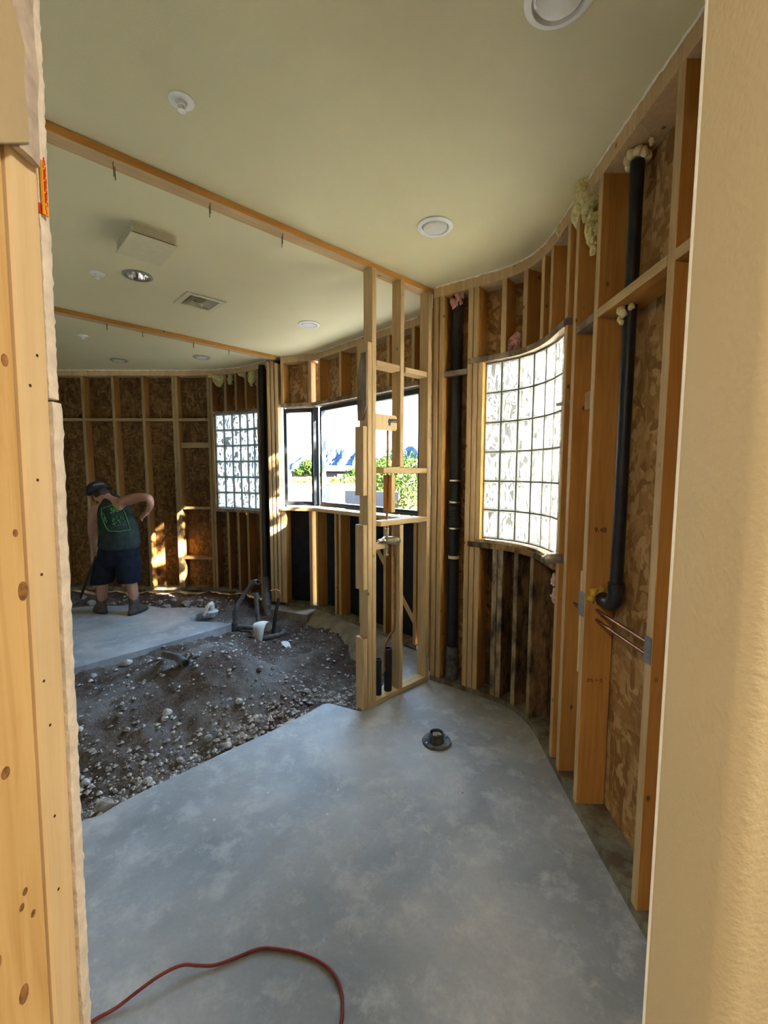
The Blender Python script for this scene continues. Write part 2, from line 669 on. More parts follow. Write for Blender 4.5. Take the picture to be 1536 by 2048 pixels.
    plain('nail', (0.10, 0.09, 0.085), 0.5, metal=0.7)
    plain('chrome', (0.75, 0.76, 0.78), 0.12, metal=1.0, var=0.05)
    plain('lampwhite', (0.80, 0.79, 0.76), 0.5, var=0.04)
    plain('trimtan', (0.56, 0.51, 0.34), 0.5, var=0.05)
    plain('trimgrey', (0.34, 0.33, 0.31), 0.4, metal=0.4, var=0.1)
    plain('ventdark', (0.02, 0.02, 0.02), 0.8)
    plain('lens', (0.62, 0.60, 0.55), 0.35, var=0.05)
    plain('aluminium', (0.035, 0.042, 0.05), 0.35, metal=0.3, var=0.2)
    plain('mortar', (0.13, 0.13, 0.125), 0.8, var=0.1)
    plain('foam', (0.70, 0.58, 0.34), 0.8, var=0.12, bump=0.3)
    plain('foamyellow', (0.55, 0.33, 0.045), 0.8, var=0.25, scale=40, bump=0.4)
    plain('fibreyellow', (0.62, 0.55, 0.27), 1.0, var=0.25, scale=60, bump=0.9, spec=0.0)
    plain('fibrepink', (0.60, 0.30, 0.26), 1.0, var=0.3, scale=60, bump=0.9, spec=0.0)
    plain('pinkpaper', (0.56, 0.38, 0.35), 0.9, var=0.2, scale=40)
    plain('rag', (0.62, 0.61, 0.58), 0.9, var=0.12, scale=15, spec=0.05)
    plain('cord', (0.23, 0.036, 0.026), 0.5, var=0.2, scale=30, spec=0.3)
    plain('tape', (0.86, 0.42, 0.03), 0.7, var=0.08)
    plain('red', (0.62, 0.045, 0.02), 0.7, var=0.05)
    plain('ink', (0.03, 0.022, 0.018), 0.9)
    plain('inkred', (0.10, 0.018, 0.01), 0.9)
    plain('jambhole', (0.05, 0.03, 0.015), 0.9)

    # window glass
    t = NT('pane')
    tr = t.n('ShaderNodeBsdfTransparent')
    tr.inputs[0].default_value = (0.97, 0.985, 0.98, 1)
    gl = t.n('ShaderNodeBsdfGlossy')
    gl.inputs['Roughness'].default_value = 0.02
    mx = t.n('ShaderNodeMixShader')
    mx.inputs[0].default_value = 0.05
    t.l(tr.outputs[0], mx.inputs[1])
    t.l(gl.outputs[0], mx.inputs[2])
    t.l(mx.outputs[0], t.out.inputs[0])

    # glass block: wavy cast glass, clear parts, refraction streaks painted in as darker ripples, with greenish thick rims
    for nm in ('glassblock', 'glassrim', 'glassback'):
        t = NT(nm)
        v = t.coord((1, 1, 0.42), rand=False)
        n = t.noise(v, 17, 2, 0.5, 1.8)
        bp = t.bump(n, 0.8, 0.02)
        rf = t.n('ShaderNodeBsdfRefraction')
        rf.inputs['IOR'].default_value = 1.3
        rf.inputs['Roughness'].default_value = 0.03
        rf.inputs['Color'].default_value = (0.85, 0.9, 0.9, 1)
        t.l(bp, rf.inputs['Normal'])
        tl = t.n('ShaderNodeBsdfTranslucent')
        tl.inputs[0].default_value = (0.93, 0.94, 0.90, 1)
        gl = t.n('ShaderNodeBsdfPrincipled')
        gl.inputs['Base Color'].default_value = (0.24, 0.30, 0.34, 1) if nm == 'glassblock' else (0.46, 0.50, 0.45, 1)
        gl.inputs['Roughness'].default_value = 0.12
        if nm == 'glassblock':
            t.l(t.ramp(t.noise(v, 5.0, 2), [(0.38, (0.30, 0.38, 0.44)), (0.5, (0.40, 0.43, 0.42)), (0.62, (0.46, 0.46, 0.30))]), gl.inputs['Base Color'])
        t.l(bp, gl.inputs['Normal'])
        m1 = t.n('ShaderNodeMixShader')
        m1.inputs[0].default_value = 0.75
        t.l(rf.outputs[0], m1.inputs[1])
        t.l(tl.outputs[0], m1.inputs[2])
        m2 = t.n('ShaderNodeMixShader')
        if nm == 'glassblock':
            f_ = t.ramp(n, [(0.43, 0.98), (0.465, 0.04), (0.56, 0.03), (0.60, 0.97)])
            t.l(f_, m2.inputs[0])
        else:
            m2.inputs[0].default_value = 0.95 if nm == 'glassrim' else 0.0
            if nm == 'glassback':
                m1.inputs[0].default_value = 0.55
        t.l(m1.outputs[0], m2.inputs[1])
        t.l(gl.outputs[0], m2.inputs[2])
        t.l(m2.outputs[0], t.out.inputs[0])

    # outdoors
    plain('yardground', (0.07, 0.058, 0.042), 0.95, var=0.2, scale=1.5)
    plain('patio', (0.80, 0.76, 0.68), 0.9, var=0.1, scale=2)
    plain('stucco', (0.22, 0.215, 0.205), 0.9, var=0.05, scale=8)
    plain('stuccogrey', (0.055, 0.053, 0.053), 0.9, var=0.08, scale=8)
    plain('housewall', (0.028, 0.021, 0.018), 0.9, var=0.1, scale=2)
    plain('rooftile', (0.045, 0.031, 0.02), 0.9, var=0.2, scale=6)
    plain('mountain', (0.016, 0.024, 0.038), 1.0, var=0.55, scale=0.012, spec=0.0)
    for nm, c in (('leafgreen', (0.02, 0.035, 0.008)), ('leafyellow', (0.042, 0.045, 0.014)), ('leafdark', (0.03, 0.06, 0.018))):
        t = NT(nm)
        oi = t.noise(t.coord(rand=False), 3.0, 3)
        col = t.ramp(oi, [(0.3, [x * 0.55 for x in c]), (0.7, [x * 1.35 for x in c])])
        df = t.n('ShaderNodeBsdfDiffuse')
        tl = t.n('ShaderNodeBsdfTranslucent')
        t.l(col, df.inputs[0])
        t.l(col, tl.inputs[0])
        mx = t.n('ShaderNodeMixShader')
        mx.inputs[0].default_value = 0.35
        t.l(df.outputs[0], mx.inputs[1])
        t.l(tl.outputs[0], mx.inputs[2])
        t.l(mx.outputs[0], t.out.inputs[0])
    plain('bark', (0.10, 0.07, 0.05), 0.95, var=0.3)

    # the person
    plain('skin', (0.34, 0.175, 0.11), 0.55, var=0.1, scale=25)
    plain('shirt', (0.026, 0.034, 0.029), 0.95, var=0.3, scale=14, spec=0.05)
    plain('shirtprint', (0.07, 0.22, 0.055), 0.9, var=0.3, scale=50, spec=0.05)
    plain('shorts', (0.012, 0.014, 0.021), 0.95, var=0.3, scale=14, spec=0.05)
    plain('capcloth', (0.020, 0.020, 0.022), 0.9, var=0.3, scale=20)
    plain('capfront', (0.10, 0.105, 0.105), 0.9, var=0.2, scale=20)
    plain('hair', (0.045, 0.024, 0.014), 0.8, var=0.4, scale=60)
    plain('boot', (0.075, 0.058, 0.045), 0.9, var=0.3, scale=20)
    plain('sock', (0.12, 0.11, 0.10), 0.95, var=0.2)
    plain('rubber', (0.02, 0.02, 0.02), 0.6)


make_materials()
# ------------------------------------------------------------------ the setting
# heights and positions of the openings, read along the walls
wc0 = CC.hit(969, 900, 0.05)[0]
wc1 = CC.hit(1121, 944)[0] - 0.021
WCZ = (1.195, 2.445)
wd0 = DD.hit(514, 760)[0] + 0.021
wd1 = DD.hit(421, 760)[0] - 0.021
WDZ = (DD.hit(470, 1016, 0.05)[1], DD.hit(470, 828, 0.05)[1])
wb0, wb1 = 0.035, BB.hit(840, 900, 0.07)[0]
WBZ = (1.265, 2.44)
wa0, wa1 = AA.hit(570, 900, 0.07)[0], AA.len - 0.03
def XJ(z, x):
    return x + 0.016 * (z - 1.60)             # the stripped jamb leans a little


XL, XR, YJ = -0.361, 0.332, 0.50           # doorway we look through: left jamb, right jamb, far face of that wall

# --- floor slabs (two pieces, with the dug-out trench between them)
edge = [(-5.58, 0.51), (-3.05, 0.51)]
near_edge = [(-2.9, 0.50), (-1.441, 1.985), (-1.385, 2.01), (-1.34, 2.085), (-1.27, 2.165), (-1.12, 2.32), (-0.95, 2.50), (-0.72, 2.72), (-0.50, 2.965),
             (-0.435, 3.05), (-0.395, 3.06), (-0.33, 3.03), (-0.22, 2.975), (-0.16, 2.95), (-0.12, 3.08), (0.0, 3.35), (0.02, 3.7), (0.06, 4.02), (0.14, 4.20)]
poly = near_edge + [(0.65, 3.75)] + [tuple(CC.pt(s, 0.15)[:2]) for s in np.linspace(0.15, CC.len, 30)] + [(1.10, -3.0), (-2.9, -3.0)]
b = MB()
n = len(poly)
b.prism(poly, -0.13, 0.0)
floor = struct(b.build('floor', M['concrete']), 'grey concrete slab in front of the dug-out trench')
# far strip
far = [(-5.58, 0.75), (-2.66, 3.62), (-2.2, 4.10), (-1.95, 4.39), (-1.68, 4.715), (-1.80, 4.78), (-2.02, 4.80), (-2.18, 4.82), (-2.24, 4.95), (-2.16, 5.16), (-2.05, 5.30),
       (-2.5, 5.32), (-2.75, 5.30), (-3.0, 5.42), (-3.7, 5.36), (-4.3, 5.1), (-5.58, 4.9)]
b = MB()
b.prism(far, -0.13, 0.0)
struct(b.build('floor', M['concrete']), 'concrete slab strip beyond the dug-out trench')

# --- exposed footing along the foot of the bay
b = MB()
ss = [0.0, 0.25, 0.5, 0.8, 1.1, 1.4, 1.7]
prof = [(0.16, 0.0), (-0.02, 0.0), (-0.12, -0.02), (-0.26, -0.14), (-0.34, -0.30), (0.16, -0.30)]
vs = []
for i, s in enumerate(ss):
    for k, (o_, z_) in enumerate(prof):
        q = BB.pt(s, o_ + (0.03 * math.sin(i * 2.1 + k) if 1 < k < 5 else 0), z_ + (0.012 * math.sin(i * 3.3 + k * 2) if 1 < k < 5 else 0))
        vs.append(q)
fs = []
m_ = len(prof)
for i in range(len(ss) - 1):
    for k in range(m_):
        fs.append((i * m_ + k, (i + 1) * m_ + k, (i + 1) * m_ + (k + 1) % m_, i * m_ + (k + 1) % m_))
b.add(vs, fs)
b.prism([(-1.62, 5.70), (-1.42, 5.30), (-1.20, 5.18), (-0.90, 5.05), (-0.80, 5.28), (-0.7, 5.45), (-1.3, 5.62)], -0.30, -0.004)
struct(b.build('floor', M['footing'], smooth=30), 'sloping concrete footing under the bay window')

# --- ceiling with holes for the recessed fixtures
outline = [(-5.66, 0.42), (1.10, 0.42)] + [tuple(CC.pt(s, 0.155)[:2]) for s in np.linspace(CC.len, 0.05, 40)]
outline += [(0.66, 3.86)] + [tuple(BB.pt(s, 0.155)[:2]) for s in (1.6, 0.0)] + [(-1.26, 5.58)]
outline += [tuple(DD.pt(s, 0.155)[:2]) for s in np.linspace(0.15, DD.len, 30)]
CAN = on_z(275, 551, CEIL)
REG = on_z(400, 604, CEIL)


def ring(c, r, n=32):
    return [V((c[0] + r * math.cos(2 * PI * k / n), c[1] + r * math.sin(2 * PI * k / n), CEIL)) for k in range(n)]


PD = V((-0.727, -0.686, 0)).normalized()        # partition line, corner -> post
PN = V((0.686, -0.727, 0)).normalized()         # its face towards the doorway


def rect(c, a, b_, hx, hy):
    return [c + a * hx * i + b_ * hy * j for i, j in ((-1, -1), (1, -1), (1, 1), (-1, 1))]


holes = [ring(CAN, 0.078), rect(REG, PD, PN, 0.118, 0.118)]
polys = [[V((p[0], p[1], CEIL)) for p in outline]] + holes
tris = tessellate_polygon(polys)
allv = [p for pl in polys for p in pl]
b = MB()
b.add(allv, tris)
nv = len(allv)
b.add([p + V((0, 0, 0.20)) for p in polys[0]], [tuple(range(len(polys[0])))])
k0 = 0
for pl in polys:
    n = len(pl)
    vs = pl + [p + V((0, 0, 0.20)) for p in pl]
    b.add(vs, [(i, (i + 1) % n, n + (i + 1) % n, n + i) for i in range(n)])
ceil = struct(b.build('ceiling', M['ceilpaint'], fix=False))


# --- sheathing and panels of the walls
def panels(cv, items, mat, off=0.142, th=0.012, step=0.05):
    b = MB()
    for s0, s1, z0, z1 in items:
        b.strip(cv, s0, s1, off, off + th, z0, z1, step=step)
    return b.build


W_R = panels(CC, [(0, wc0, -0.25, CEIL), (wc0, wc1, WCZ[1] + 0.04, CEIL), (wc1, CC.len, -0.25, CEIL)], None)('wall_right', M['osb'])
struct(W_R, 'strand board sheathing of the curved right wall')
q = panels(CC, [(wc0, wc1, -0.25, WCZ[0] - 0.03)], None)('wall_right', M['osbrot'])
struct(q, 'water-stained sheathing under the large glass block window')
q = panels(DD, [(0.16, wd0, -0.25, CEIL), (wd0, wd1, -0.25, WDZ[0] - 0.03), (wd0, wd1, WDZ[1] + 0.05, CEIL), (wd1, DD.len, -0.25, CEIL)], None)('wall_far', M['osbshaded'])
struct(q, 'strand board sheathing of the far wall')
q = panels(BB, [(0, 1.72, WBZ[1] + 0.05, CEIL), (wb1 + 0.02, 1.72, WBZ[0] - 0.05, WBZ[1] + 0.05)], None)('wall_bay', M['osb'])
struct(q, 'strand board above the bay window')
q = panels(BB, [(0, 1.72, -0.25, WBZ[0] - 0.05)], None)('wall_bay', M['felt'])
struct(q, 'black felt paper below the wide bay window')
q = panels(AA, [(0.0, AA.len + 0.03, WBZ[1] + 0.05, CEIL)], None)('wall_bay', M['osb'])
struct(q, 'strand board above the narrow bay window')
b = MB()
b.strip(AA, 0.0, AA.len + 0.03, 0.142, 0.154, -0.25, WBZ[0] - 0.05)
struct(b.build('wall_bay', M['felt']), 'black felt paper below the narrow bay window')
# back of the pipe recess next to the bay, and the hidden return behind the corner
b = MB()
a0 = DD.pt(0.16, 0.16)
a1 = V((-1.26, 5.56, 0))
b.prism([(a0.x - 0.02, a0.y - 0.02), (a1.x, a1.y), (a1.x + 0.02, a1.y + 0.03), (a0.x, a0.y + 0.03)], -0.25, CEIL)
struct(b.build('wall_recess', M['felt']), 'black felt back of the pipe recess')
b = MB()
e0, e1 = BB.pt(1.715, 0.155), CC.pt(0.0, 0.15)
b.prism([(e0.x, e0.y), (e1.x + 0.02, e1.y), (e1.x - 0.03, e1.y - 0.01), (e0.x - 0.05, e0.y)], 0, CEIL)
struct(b.build('wall_return', M['osb']))

# --- left wall (out of frame)
b = MB()
b.box((-5.72, 0.42, -.2), (-5.58, 6.3, CEIL))
struct(b.build('wall_left', M['ceilpaint']))
c = BB.pt((wb0 + wb1) / 2, 0.13, (WBZ[0] + WBZ[1]) / 2)
nb = -BB.outward(0.8)
portal(c, (nb.x, nb.y, 0), wb1 - wb0, WBZ[1] - WBZ[0])

# --- the wall with the doorway the picture is taken through
b = MB()
b.box((-5.58, 0.30, 0), (-0.52, 0.482, CEIL))
b.box((-0.52, 0.30, 2.75), (0.34, 0.50, CEIL))
struct(b.build('wall_near', M['backpaint']))
# room-side sheet of drywall left of the doorway: its raw cut edge faces the opening
rnd = random.Random(3)


def ragged(z0, z1, n, amp):
    return [(z0 + (z1 - z0) * i / n, rnd.uniform(-amp, amp) + (rnd.uniform(0, amp * 1.8) if rnd.random() < 0.16 else 0)) for i in range(n + 1)]


TZ0, TZ1 = on_x(78, 430, XL).z, on_x(76, 326, XL).z
ZS = 1.676 + 0.075                       # joint between the two stacked sheets
for z0, z1, dx, nm in ((0.0, ZS, 0.0, 'lower'), (ZS + 0.004, CEIL, -0.003, 'upper')):
    rg = ragged(z0, z1, 260, 0.0008)
    b = MB()
    vs, fs = [], []
    for z, a in rg:
        if TZ0 - 0.01 < z < TZ1 + 0.01:
            a = -0.0006
        x1 = XJ(z, XL) + dx + a * 0.7
        x2 = XJ(z, XL) + dx + a
        vs += [(-5.5, 0.484, z), (x1, 0.484, z), (x1 + 0.001, 0.4875, z), (x2, 0.4965, z), (x2 - 0.0015, 0.50, z), (-5.5, 0.50, z)]
    for i in range(len(rg) - 1):
        for k in range(6):
            fs.append((6 * i + k, 6 * i + (k + 1) % 6, 6 * (i + 1) + (k + 1) % 6, 6 * (i + 1) + k))
    fs += [(5, 4, 3, 2, 1, 0), tuple(6 * (len(rg) - 1) + k for k in range(6))]
    b.add(vs, fs)
    struct(b.build('wall_near', M['gypsum'], smooth=40), ('lower' if nm == 'lower' else 'upper') + ' drywall sheet with raw crumbling edge beside the stripped door studs')

# painted drywall on the right of the doorway, with its rounded corner
b = MB()
R_ = 0.02
prof = [(XR + 0.002, 0.502), (XR, 0.499)]
prof += [(XR, 0.386 + R_)] + [(XR + R_ - R_ * math.cos(a), 0.386 + R_ - R_ * math.sin(a)) for a in np.linspace(0, PI / 2, 10)][1:]
prof += [(2.2, 0.386), (2.2, 0.502)]
b.prism(prof, 0, CEIL)
rw = struct(b.build('wall_near', M['wallpaint'], smooth=30), 'tan painted drywall return on the right of the doorway')
b = MB()
b.prism([(XR - 0.0005, 0.4962), (XR - 0.0004, 0.4995), (XR + 0.0005, 0.5032), (XR + 0.03, 0.5032), (XR + 0.03, 0.5021), (XR + 0.0016, 0.5021), (XR + 0.0003, 0.4975)], 0, CEIL)
struct(b.build('trim_1', M['whitepaper']), 'pale corner bead along the edge of the tan drywall')

# --- the room the picture is taken from
b = MB()
b.box((-2.2, -3.1, 0), (2.2, -3.0, 2.75))
struct(b.build('wall_back', M['backpaint']))
b = MB()
b.box((-2.3, -3.1, 0), (-2.2, 0.30, 2.75))
struct(b.build('wall_back_left', M['backpaint']))
b = MB()
b.box((2.2, -3.1, 0), (2.3, 0.52, 2.75))
struct(b.build('wall_back_right', M['backpaint']))
b = MB()
b.box((-2.3, -3.1, 2.75), (2.3, 0.42, 2.85))
struct(b.build('ceiling', M['backpaint']), 'ceiling of the room behind the doorway')
b = MB()
b.box((1.1, -3.0, -0.13), (2.2, 0.5, 0.0))
struct(b.build('floor', M['concrete']), 'floor of the room behind the doorway')
t = NT('lampglow')
em = t.n('ShaderNodeEmission')
em.inputs[0].default_value = (1.0, 0.90, 0.74, 1)
em.inputs[1].default_value = BACK_LAMP
t.l(em.outputs[0], t.out.inputs[0])
for lx, ly, lab in ((1.0, -0.15, 'round flush ceiling lamp in the room behind the doorway, nearer the doorway'), (-0.75, -0.60, 'added fill lamp, round and flush on the ceiling behind the doorway, farther from it')):  # both lamps unseen; the farther is added as fill for the right wall
    lamp = empty('ceiling_lamp', (lx, ly, 2.68), lab, 'lamp')
    b = MB()
    b.lathe([(0.0, 0.07), (0.17, 0.07), (0.18, 0.05), (0.17, 0.03)], (lx, ly, 2.68))
    b.build('base', M['lampwhite'], lamp, smooth=40)
    b = MB()
    b.lathe([(0.165, 0.035), (0.15, 0.015), (0.09, 0.0), (0.0, -0.005)], (lx, ly, 2.68))
    b.build('shade', M['lampglow'], lamp, smooth=True)

# --- glass block windows
def block_window(name, cv, s0, s1, z0, z1, nc, nr, label, o0=0.04, o1=0.115):
    root = struct(empty(name, cv.pt((s0 + s1) / 2, 0.05, z0)), label)
    g = MB()
    mt = MB()
    ds = (s1 - s0) / nc
    dz = (z1 - z0) / nr
    j = 0.0052
    for i in range(nc):
        for k in range(nr):
            a, e = s0 + i * ds + j, s0 + (i + 1) * ds - j
            lo, hi = z0 + k * dz + j, z0 + (k + 1) * dz - j
            ins = 0.010

            def P(s, o, z):
                return cv.pt(s, o, z)
            rings_ = [[P(a, o0 + .004, lo), P(e, o0 + .004, lo), P(e, o0 + .004, hi), P(a, o0 + .004, hi)],
                      [P(a + .004, o0, lo + .004), P(e - .004, o0, lo + .004), P(e - .004, o0, hi - .004), P(a + .004, o0, hi - .004)],
                      [P(a + ins, o0, lo + ins), P(e - ins, o0, lo + ins), P(e - ins, o0, hi - ins), P(a + ins, o0, hi - ins)],
                      [P(a + ins + .004, o0 + .006, lo + ins + .004), P(e - ins - .004, o0 + .006, lo + ins + .004), P(e - ins - .004, o0 + .006, hi - ins - .004), P(a + ins + .004, o0 + .006, hi - ins - .004)]]
            back = [[P(a, o1, lo), P(e, o1, lo), P(e, o1, hi), P(a, o1, hi)]]
            vs = [p for r in rings_ for p in r] + back[0]
            fs = [(12, 13, 14, 15)]
            mi_ = [0] + [1] * 16 + [2]
            for r in range(3):
                for c_ in range(4):
                    fs.append((r * 4 + c_, r * 4 + (c_ + 1) % 4, (r + 1) * 4 + (c_ + 1) % 4, (r + 1) * 4 + c_))
            for c_ in range(4):
                fs.append((c_, (c_ + 1) % 4, 16 + (c_ + 1) % 4, 16 + c_))
            fs.append((16, 17, 18, 19))
            g.add(vs, fs, mi_)
    for i in range(nc + 1):
        s = s0 + i * ds
        mt.strip(cv, s - j, s + j, o0 + 0.003, o1, z0 - j, z1 + j)
    for k in range(nr + 1):
        z = z0 + k * dz
        mt.strip(cv, s0, s1, o0 + 0.0035, o1 - .001, z - j, z + j)
    g.build('glass_blocks', [M['glassblock'], M['glassrim'], M['glassback']], root)
    mt.build('mortar', M['mortar'], root)
    return root


block_window('window_1', CC, wc0, wc1, WCZ[0], WCZ[1], 7, 6, 'large curved glass block window in the right wall')
block_window('window_2', DD, wd0, wd1, WDZ[0], WDZ[1], 6, 6, 'small curved glass block window in the far wall')


# --- bay window: two dark framed panes meeting at a corner post
def pane_window(name, cv, s0, s1, z0, z1, label, fw=0.05, off=0.055):
    root = struct(empty(name, cv.pt((s0 + s1) / 2, off, z0)), label)
    f = MB()
    f.strip(cv, s0, s1, off, off + 0.06, z0, z0 + fw)
    f.strip(cv, s0, s1, off, off + 0.06, z1 - fw, z1)
    f.strip(cv, s0, s0 + fw * 0.7, off, off + 0.06, z0 + fw, z1 - fw)
    f.strip(cv, s1 - fw * 0.7, s1, off, off + 0.06, z0 + fw, z1 - fw)
    f.strip(cv, s0 + 0.01, s1 - 0.01, off - 0.015, off, z0, z0 + fw * 0.45)
    f.build('frame', M['aluminium'], root)
    g = MB()
    a, e = cv.pt(s0 + fw * 0.6, off + 0.035), cv.pt(s1 - fw * 0.6, off + 0.035)
    g.add([(a.x, a.y, z0 + fw), (e.x, e.y, z0 + fw), (e.x, e.y, z1 - fw), (a.x, a.y, z1 - fw)], [(0, 1, 2, 3)])
    g.build('pane', M['pane'], root)
    return root


WBt = WBZ[1]
pane_window('window_3', AA, wa0, wa1, WBZ[0], WBt, 'narrow left pane of the corner bay window')
pane_window('window_4', BB, wb0, wb1 + 0.02, WBZ[0], WBt, 'wide pane of the corner bay window')
b = MB()
cpos = V((-0.815, 5.345, 0))
b.box((cpos.x - 0.032, cpos.y - 0.032, WBZ[0]), (cpos.x + 0.032, cpos.y + 0.032, WBt))
struct(b.build('trim_2', M['aluminium'], bevel=0.006), 'dark mullion at the corner of the bay window')

# ragged edge of the ceiling drywall where the wall boards were torn off
rnd = random.Random(77)
for k, (cv, s_a, s_b) in enumerate(((CC, 0.02, CC.len - 0.03), (BB, 0.02, 1.68), (DD, 0.2, DD.len - 0.1))):
    b = MB()
    n = int((s_b - s_a) / 0.02)
    vs, fs = [], []
    for i in range(n + 1):
        s = s_a + (s_b - s_a) * i / n
        dz = 0.010 + rnd.uniform(-0.004, 0.005)
        do = rnd.uniform(0.001, 0.006)
        for o_, z_ in ((-0.0015, CEIL - 0.0005), (-0.0015 - do, CEIL - 0.0005), (-0.0015 - do * 0.6, CEIL - dz), (-0.0015, CEIL - dz)):
            vs.append(cv.pt(s, o_, z_))
    for i in range(n):
        for q in range(4):
            fs.append((4 * i + q, 4 * i + 4 + q, 4 * i + 4 + (q + 1) % 4, 4 * i + (q + 1) % 4))
    b.add(vs, fs)
    struct(b.build('trim_%d' % (3 + k), M['whitepaper']), ['torn drywall edge along the ceiling over the curved right wall', 'torn drywall edge along the ceiling over the wide bay window', 'torn drywall edge along the ceiling over the far wall'][k])
# ------------------------------------------------------------------ framing



def mats(k):
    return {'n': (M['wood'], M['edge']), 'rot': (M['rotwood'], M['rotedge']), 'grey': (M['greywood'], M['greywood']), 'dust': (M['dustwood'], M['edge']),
            'pale': (M['pale'], M['pale']), 'treat': (M['treated'], M['treated']), 'far': (M['woodshaded'], M['edgeshaded'])}[k]


TOPZ, BOTZ = 2.973, 0.0395


def stud(cv, uv, z0, z1, label, k='n', group=None, name='wall_stud', d=0.138, s=None, o=0.0):
    if s is None:
        s = cv.hit(*uv, off=o)[0]
    p = cv.pt(s, o)
    q = board(name, (p.x, p.y, z0), (p.x, p.y, z1), V((cv.outward(s).x, cv.outward(s).y, 0)), d=d, mats=mats(k))
    tag(q, label, 'stud' if 'stud' in name else 'block', group)
    q['s'] = s
    return q


def block(cv, sa, sb, z, label, k='n', d=0.138, t=0.038, o=0.0, group=None, name='wood_block'):
    a, e = cv.pt(sa, o, z), cv.pt(sb, o, z)
    m = (sa + sb) / 2
    q = board(name, a, e, V((cv.outward(m).x, cv.outward(m).y, 0)), d=d, t=t, mats=mats(k))
    return tag(q, label, 'block', group)


# right wall -------------------------------------------------------
G = 'studs of the curved right wall'
RW = []
for uv, z1, lab, k in [
    ((873, 614), TOPZ, 'pine stud touching the partition corner, left side of the black pipe recess', 'n'),
    ((884, 614), TOPZ, 'pine stud second from the partition corner, edge of the black pipe recess', 'n'),
    ((940, 700), TOPZ, 'pine stud just right of the tall black pipe with rubber coupling', 'n'),
    ((951, 700), TOPZ, 'middle stud of the three left of the large glass block window', 'n'),
    ((962, 700), 2.449, 'stud right against the left side of the large glass block window', 'n'),
    ((1121, 944), 2.449, 'stud right against the right side of the large glass block window', 'n'),
    ((1137, 944), TOPZ, 'stud behind the copper shower riser on the right wall', 'n'),
    ((1177, 944), TOPZ, 'tall orange stud left of the long black vent pipe, with writing on it', 'n'),
    ((1317, 944), TOPZ, 'tall stud right of the long black vent pipe, beside the tan drywall', 'n')]:
    RW.append(stud(CC, uv, BOTZ, z1, lab, k, G))
sR = [o['s'] for o in RW]
s0_ = CC.hit(1317, 944)[0]
RW.append(stud(CC, None, BOTZ, TOPZ, 'right wall stud hidden behind the tan drywall edge', 'n', G, s=s0_ + 0.475))
for uv, lab in [((1008, 614), 'first short stud above the large glass block window, from its left end'), ((1050, 614), 'second short stud above the large glass block window, from its left end'),
                ((1084, 614), 'third short stud above the large glass block window, left of a close pair'), ((1101, 614), 'fourth short stud above the large glass block window, right of a close pair'),
                ((1133, 614), 'short stud above the right end of the large glass block window')]:
    o = stud(CC, uv, 2.491, TOPZ, lab, 'n', 'short studs above the large glass block window', 'cripple_stud')
for uv, lab in [((987, 1224), 'water-stained short stud under the glass block window, left of a touching pair'), ((998, 1224), 'water-stained short stud under the glass block window, right of a touching pair'),
                ((1029, 1224), 'blackened short stud under the middle of the large glass block window'), ((1060, 1224), 'stained short stud with broad face under the right half of the large glass block window')]:
    o = stud(CC, uv, BOTZ, 1.125, lab, 'rot', 'short studs under the large glass block window', 'cripple_stud')

sS3, sS2, sS1 = sR[6], sR[7], sR[8]
B_ = 'fire blocks of the curved right wall'
block(CC, sS2 + 0.021, sS1 - 0.021, 2.385, 'flat fire block crossed by the long black vent pipe', 'n', group=B_)
block(CC, sS1 + 0.021, sS1 + 0.453, 2.385, 'flat fire block running behind the tan drywall edge', 'n', group=B_)
block(CC, sS3 + 0.021, sS2 - 0.021, 2.385, 'flat fire block above the copper shower riser', 'grey', group=B_)
block(CC, sR[1] + 0.02, sR[2] - 0.02, 2.405, 'grey fire block in front of the tall pipe with rubber coupling', 'grey', d=0.035, group=B_)
block(CC, sS3 + 0.021, sS2 - 0.021, 2.035, 'sooty cross block behind the top of the copper shower riser', 'dust', d=0.038, t=0.09, o=0.06)
block(CC, sS3 + 0.021, sS2 - 0.021, 1.20, 'stained cross block behind the shower valve in the right wall', 'rot', d=0.038, t=0.10, o=0.085)

# curved plates
def curved(name, cv, s0, s1, o0, o1, z0, z1, mat, label, cat='plate'):
    b = MB()
    b.strip(cv, s0, s1, o0, o1, z0, z1)
    return tag(b.build(name, mat), label, cat)


curved('top_plate', CC, 0.0, CC.len - 0.02, 0.0, 0.139, 2.974, 3.048, M['dustwood'], 'curved top plate of the right wall under the ceiling')
curved('bottom_plate', CC, 0.0, CC.len - 0.02, -0.002, 0.139, 0.001, 0.039, M['treated'], 'curved greenish bottom plate of the right wall on the slab')
curved('window_header', CC, sR[2] - 0.01, wc1, -0.006, 0.139, 2.450, 2.489, M['greywood'], 'curved grey header strip over the large glass block window')
curved('window_sill', CC, sR[3] - 0.03, wc1 - 0.002, -0.012, 0.139, 1.128, 1.166, M['rotwood'], 'curved rotten sill under the large glass block window')
curved('sill_debris', CC, sR[3] + 0.02, wc1 - 0.005, -0.006, 0.035, 1.167, 1.187, M['rotedge'], 'crumbled mortar strip along the rotten window sill')

